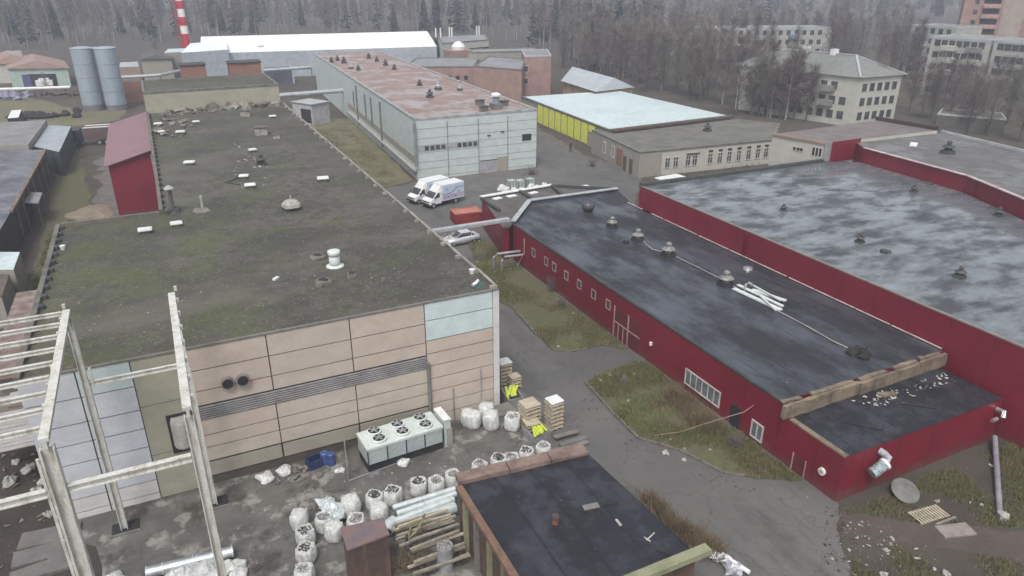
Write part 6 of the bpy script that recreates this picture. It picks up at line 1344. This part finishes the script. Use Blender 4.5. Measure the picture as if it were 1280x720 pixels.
def bare(h, spread, seed, nl=22, nt=9, tw=.03, up=.7, c0=.3, trunk_r=.13, forks=0, detail=True):
    global rnd
    keep = rnd; rnd = random.Random(seed); T = TM(); K = TM(); p = Vector((0, 0, 0)); path = [p]; n = 7; lean = Vector((rnd.gauss(0, .03), rnd.gauss(0, .03), 0))
    for i in range(n): p = p+Vector((lean.x+rnd.gauss(0, .025), lean.y+rnd.gauss(0, .025), 1))*(h*.92/n); path.append(p)
    for i in range(n): T.tube(path[i], path[i+1], trunk_r*(1-i/n*.85), trunk_r*(1-(i+1)/n*.85), 5)
    for k in range(nl):
        u = c0+(1-c0)*(k+rnd.random())/nl; q = u*n; i = min(int(q), n-1); o = path[i].lerp(path[i+1], q-i)
        a = k*2.4+rnd.gauss(0, .5); ln = spread*(1.15-u)*rnd.uniform(.6, 1.15)*(1 if u > c0+.1 else .8)+.25
        dr = Vector((math.cos(a), math.sin(a), up*rnd.uniform(.5, 1.5))).normalized(); e1 = o+dr*ln*.55; dr2 = (dr+Vector((0, 0, .4))+Vector((rnd.gauss(0, .2), rnd.gauss(0, .2), 0))).normalized(); e2 = e1+dr2*ln*.6
        K.tube(o, e1, trunk_r*.32*(1.1-u), trunk_r*.2*(1.1-u), 3); K.tube(e1, e2, trunk_r*.2*(1.1-u), .015, 3)
        for j in range(nt):
            s_ = rnd.random(); b0 = (o.lerp(e1, s_*2) if s_ < .5 else e1.lerp(e2, s_*2-1)); dd = (dr2+Vector((rnd.gauss(0, .75), rnd.gauss(0, .75), rnd.gauss(.15, .5)))).normalized(); l3 = spread*rnd.uniform(.2, .5)
            m_ = b0+dd*l3*.6; K.blade(b0, m_+dd*l3*.4, tw)
            if detail:
                for z_ in range(3): d3 = (dd+Vector((rnd.gauss(0, .7), rnd.gauss(0, .7), rnd.gauss(.1, .5)))).normalized(); K.blade(b0.lerp(m_, rnd.random()), m_+d3*l3*.6, tw*.7)
    rnd = keep; return T, K
def spruce(h, seed, n=200):
    global rnd
    keep = rnd; rnd = random.Random(seed); T = TM(); K = TM(); T.tube(Vector((0, 0, 0)), Vector((0, 0, h)), .16, .03, 5)
    for k in range(n):
        u = (k+rnd.random())/n; z_ = h*(.1+.9*u); r = h*.17*(1-u)**.85*rnd.uniform(.6, 1.15)+.15; a = k*2.4+rnd.gauss(0, .3)
        o = Vector((0, 0, z_)); t_ = Vector((r*math.cos(a), r*math.sin(a), z_-r*.35*rnd.uniform(.4, 1.3)))
        K.blade(t_, o+Vector((0, 0, .2)), r*.3); K.blade(o, t_, r*.22)
        for j in range(3): q = o.lerp(t_, rnd.uniform(.3, .95)); K.blade(q, q+Vector((rnd.gauss(0, .35)*r, rnd.gauss(0, .35)*r, -.25*r)), .18)
    rnd = keep; return T, K
def onemesh(T, K, name, m1, m2):
    me = bpy.data.meshes.new(name); n = len(T.v); me.from_pydata(T.v+K.v, [], T.f+[tuple(i+n for i in f) for f in K.f]); me.materials.append(m1); me.materials.append(m2)
    me.polygons.foreach_set('material_index', [0]*len(T.f)+[1]*len(K.f)); return me
FB = [bare(rnd.uniform(17, 20), 3.0, 100+i, 26, 9, .075, .9, .3, .17) for i in range(6)]
FB = [onemesh(T, K, 'birch_tree', mBIRCH if i % 3 else mBARK, mTWIG if i % 2 else mTWIGG) for i, (T, K) in enumerate(FB)]
FS = [onemesh(*spruce(rnd.uniform(17, 22), 200+i), 'spruce_tree', mBARK, mSPRUCE) for i in range(4)]
def yb(x):
    tb = [(-300, 72), (-60, 68), (90, 62), (230, 56), (300, 50), (545, 46), (615, 50), (660, 66), (700, 88), (790, 92), (830, 62), (880, 42), (1040, 38), (1150, 26), (1300, 20), (1600, 18)]
    for (a, c), (b, d) in zip(tb, tb[1:]):
        if x <= b: return c+(d-c)*(x-a)/(b-a)
    return 18
def fpos(lo, hi):
    x = rnd.uniform(-120, 1400); g = V2(P(x, yb(x))); u = lo+(hi-lo)*rnd.random()**.75; return g*u, x
nb = ns = 0
while nb < 290:
    g, x = fpos(1.0, 1.28); nb += 1
    o = bpy.data.objects.new('birch_tree', rnd.choice(FB)); C.objects.link(o); o.location = (g.x, g.y, 0); s = rnd.uniform(.75, 1.1); o.scale = (s*1.1, s*1.1, s); o.rotation_euler = (0, 0, rnd.uniform(0, 6.28))
    tag(o, 'bare thin birch in the dense forest belt behind the factory', 'tree', 'bare birches of the forest belt')
while ns < 90:
    g, x = fpos(1.0, 1.6)
    if noise.noise(Vector((x*.012, 3, 0))) < rnd.uniform(-.35, .3): continue
    ns += 1
    o = bpy.data.objects.new('spruce_tree', rnd.choice(FS)); C.objects.link(o); o.location = (g.x, g.y, 0); s = rnd.uniform(.6, 1.1); o.scale = (s, s, s); o.rotation_euler = (0, 0, rnd.uniform(0, 6.28))
    tag(o, 'dark green spruce standing in the forest belt behind the factory', 'tree', 'spruces of the forest belt')
# the far woods: one mass nobody could count
lowb = [bare(18, 3.2, 300+i, 14, 5, .14, .9, .3, .2, detail=False) for i in range(4)]; lows = [spruce(19, 310+i, 40) for i in range(3)]
FV = []; FF = []; MI = []
for k in range(3600):
    g, x = fpos(1.04, 3.2)
    isS = rnd.random() < .2+.5*noise.noise(Vector((x*.012, g.length*.01, 0)))
    T, K = rnd.choice(lows if isS else lowb); a = rnd.uniform(0, 6.28); s = rnd.uniform(.75, 1.15); ca, sa = math.cos(a)*s, math.sin(a)*s
    for W_, mi in ((T, 0 if not isS else 3), (K, 2 if isS else 1)):
        n = len(FV); FV += [(g.x+v[0]*ca-v[1]*sa, g.y+v[0]*sa+v[1]*ca, v[2]*s) for v in W_.v]; FF += [tuple(i+n for i in f) for f in W_.f]; MI += [mi]*len(W_.f)
me = bpy.data.meshes.new('far_woods'); me.from_pydata(FV, [], FF)
for m_ in (mBIRCH, mTWIG, mSPRUCE, mBARK): me.materials.append(m_)
me.polygons.foreach_set('material_index', MI); o = bpy.data.objects.new('far_woods', me); C.objects.link(o); o['kind'] = 'stuff'
# nearer bare trees with parts
NT = []
for i in range(5):
    T, K = bare(rnd.uniform(11, 13), 3.4, 400+i, 40, 14, .025, .9, .15, .17)
    NT.append((T.mesh('trunk', mBARK if i != 2 else mBIRCH), K.mesh('crown', mTWIGG if i % 2 else mTWIG)))
foot = [[V2(p) for p in q] for q in ([ll, cc, rr, fourth],)]
def near_tree(px, label, group, s=1.0, i=None):
    x, y = P(*px); t = thing('bare_tree', label, 'tree', (x, y, 0), rnd.uniform(0, 6.28), group); t.scale = (s, s, s*rnd.uniform(.9, 1.1)); a, b = NT[i if i is not None else rnd.randrange(5)]
    for nm, m_ in (('trunk', a), ('crown', b)): o = bpy.data.objects.new(nm, m_); C.objects.link(o); o.parent = t
near_tree((1062, 152), 'bare dark tree with a forked crown in front of the cream house gable', 'bare trees round the cream house', .95, 0); near_tree((1090, 152), 'tall dark bare tree before the corner windows of the cream house', 'bare trees round the cream house', 1.0, 1); near_tree((1035, 150), 'bushy bare tree covering the middle of the cream facade', 'bare trees round the cream house', .9, 3)
zones = [([(850, 86), (1000, 92), (1150, 102), (1150, 88), (1000, 84), (860, 78)], 30, 'tall bare tree screening the long pale block behind the hipped roof', 'bare trees before the long pale block', 1.25),
         ([(715, 92), (770, 108), (850, 128), (915, 144), (995, 152), (1000, 140), (935, 118), (860, 84), (800, 72)], 68, 'bare grey tree in the thicket left of the cream house', 'bare trees left of the cream house', 1.15),
         ([(1130, 142), (1200, 166), (1290, 186), (1290, 112), (1240, 108), (1150, 104)], 60, 'bare tree in the thicket before the pale panel blocks', 'bare trees before the panel blocks', .88),
         ([(700, 90), (800, 95), (900, 66), (1140, 62), (1140, 50), (880, 48), (790, 70), (700, 76)], 85, 'bare birch in the loose grove behind the hipped roof', 'bare trees of the loose grove', 1.15),
         ([(930, 146), (985, 152), (1050, 153), (1052, 149), (985, 142), (940, 134)], 12, 'low bare tree at the foot of the cream house facade', 'bare trees at the cream facade', .95)]
for poly, n, lb, gr, s in zones:
    k = 0
    x0 = min(p[0] for p in poly); x1 = max(p[0] for p in poly); y0 = min(p[1] for p in poly); y1 = max(p[1] for p in poly)
    while k < n:
        x, y = rnd.uniform(x0, x1), rnd.uniform(y0, y1)
        if not pin(poly, x, y) or pin([ll, cc, rr, fourth], *P(x, y)): continue
        near_tree((x, y), lb, gr, s*rnd.uniform(.75, 1.15)); k += 1
for px, lb, s in (((258, 96), 'bare young tree before the white warehouse, behind the left brick box', .6), ((300, 92), 'bare birch before the white warehouse, between the brick boxes', .7), ((330, 95), 'bare birch before the white warehouse, right of the brick box', .75), ((455, 72), 'bare young tree against the long white warehouse wall', .6), ((515, 76), 'bare young tree left of the dark spruce', .7), ((105, 132), 'leafless bush tree before the left silo', .35), ((60, 118), 'leafless bush tree below the pale green shed', .4), ((200, 92), 'leafless tree before the grey rendered shed', .7)):
    near_tree(px, lb, None, s)
x, y = P(546, 84); t = thing('spruce', 'single dark spruce at the right end of the white warehouse', 'tree', (x, y, 0)); t.scale = (.55,)*3
T, K = spruce(18, 500); 
for nm, m_ in (('trunk', T.mesh('trunk', mBARK)), ('crown', K.mesh('crown', M('grey_green_needles', (.05, .075, .055), None, .9)))): o = bpy.data.objects.new(nm, m_); C.objects.link(o); o.parent = t
# shrubs
def shrub(px, label, h, s, mat, z=0):
    x, y = P(px[0], px[1], z); K = TM()
    for k in range(90):
        a = rnd.uniform(0, 6.28); d = Vector((math.cos(a)*s*rnd.random(), math.sin(a)*s*rnd.random(), 1)).normalized(); b0 = Vector((rnd.gauss(0, s*.2), rnd.gauss(0, s*.2), 0)); e = b0+d*h*rnd.uniform(.5, 1.1); K.blade(b0, e, .018)
        for j in range(3): q = b0.lerp(e, rnd.uniform(.4, .9)); K.blade(q, q+Vector((rnd.gauss(0, .3), rnd.gauss(0, .3), rnd.uniform(.1, .5)))*h*.35, .01)
    o = bpy.data.objects.new('bare_shrub', K.mesh('bare_shrub', mat)); C.objects.link(o); o.location = (x, y, z); tag(o, label, 'shrub')
for px, lb, h, s, m_ in (((702, 385), 'leafless shrub on the first island by the small windows', 1.6, .7, mTWIG), ((690, 365), 'leafless reddish shrub against the crimson wall below the third window', 1.7, .6, mTWIG), ((840, 500), 'pale dry shrub left of the long workshop window', 1.7, .9, mDRY), ((868, 530), 'dry shrub in front of the long workshop window', 1.4, .9, mDRY), ((780, 480), 'small leafless shrub on the second island', .8, .5, mTWIGG), ((505, 712), 'tangled brown brush beside the rusty box and timber', 1.6, 1.1, mDRY), ((528, 700), 'olive brown brush at the foot of the timber stack', 1.2, 1.0, mTWIGG), ((918, 560), 'leafless shrub by the dark door of the workshop', 1.2, .8, mTWIG),
                         ((855, 668), 'dry brown bush at the roof corner of the front building', 1.3, .7, mDRY), ((740, 208), 'leafless bush by the porch roof', 2.0, 1.2, mTWIG), ((665, 218), 'leafless bush at the right foot of the mint hall', 2.2, 1.5, mTWIG)): shrub(px, lb, h, s, m_)
# ================================================================== HAZE
bm = NB(); box(bm, (0, 800, 17), (3040, 2240, 38)); hz = link('haze', bm, []); hz['kind'] = 'stuff'
m = bpy.data.materials.new('thin_mist'); m.use_nodes = True; nt = m.node_tree; nt.nodes.clear(); out = nt.nodes.new('ShaderNodeOutputMaterial'); v = nt.nodes.new('ShaderNodeVolumePrincipled')
v.inputs['Color'].default_value = (.8, .83, .95, 1); v.inputs['Density'].default_value = HAZE_D; nt.links.new(v.outputs[0], out.inputs['Volume']); hz.data.materials.append(m)
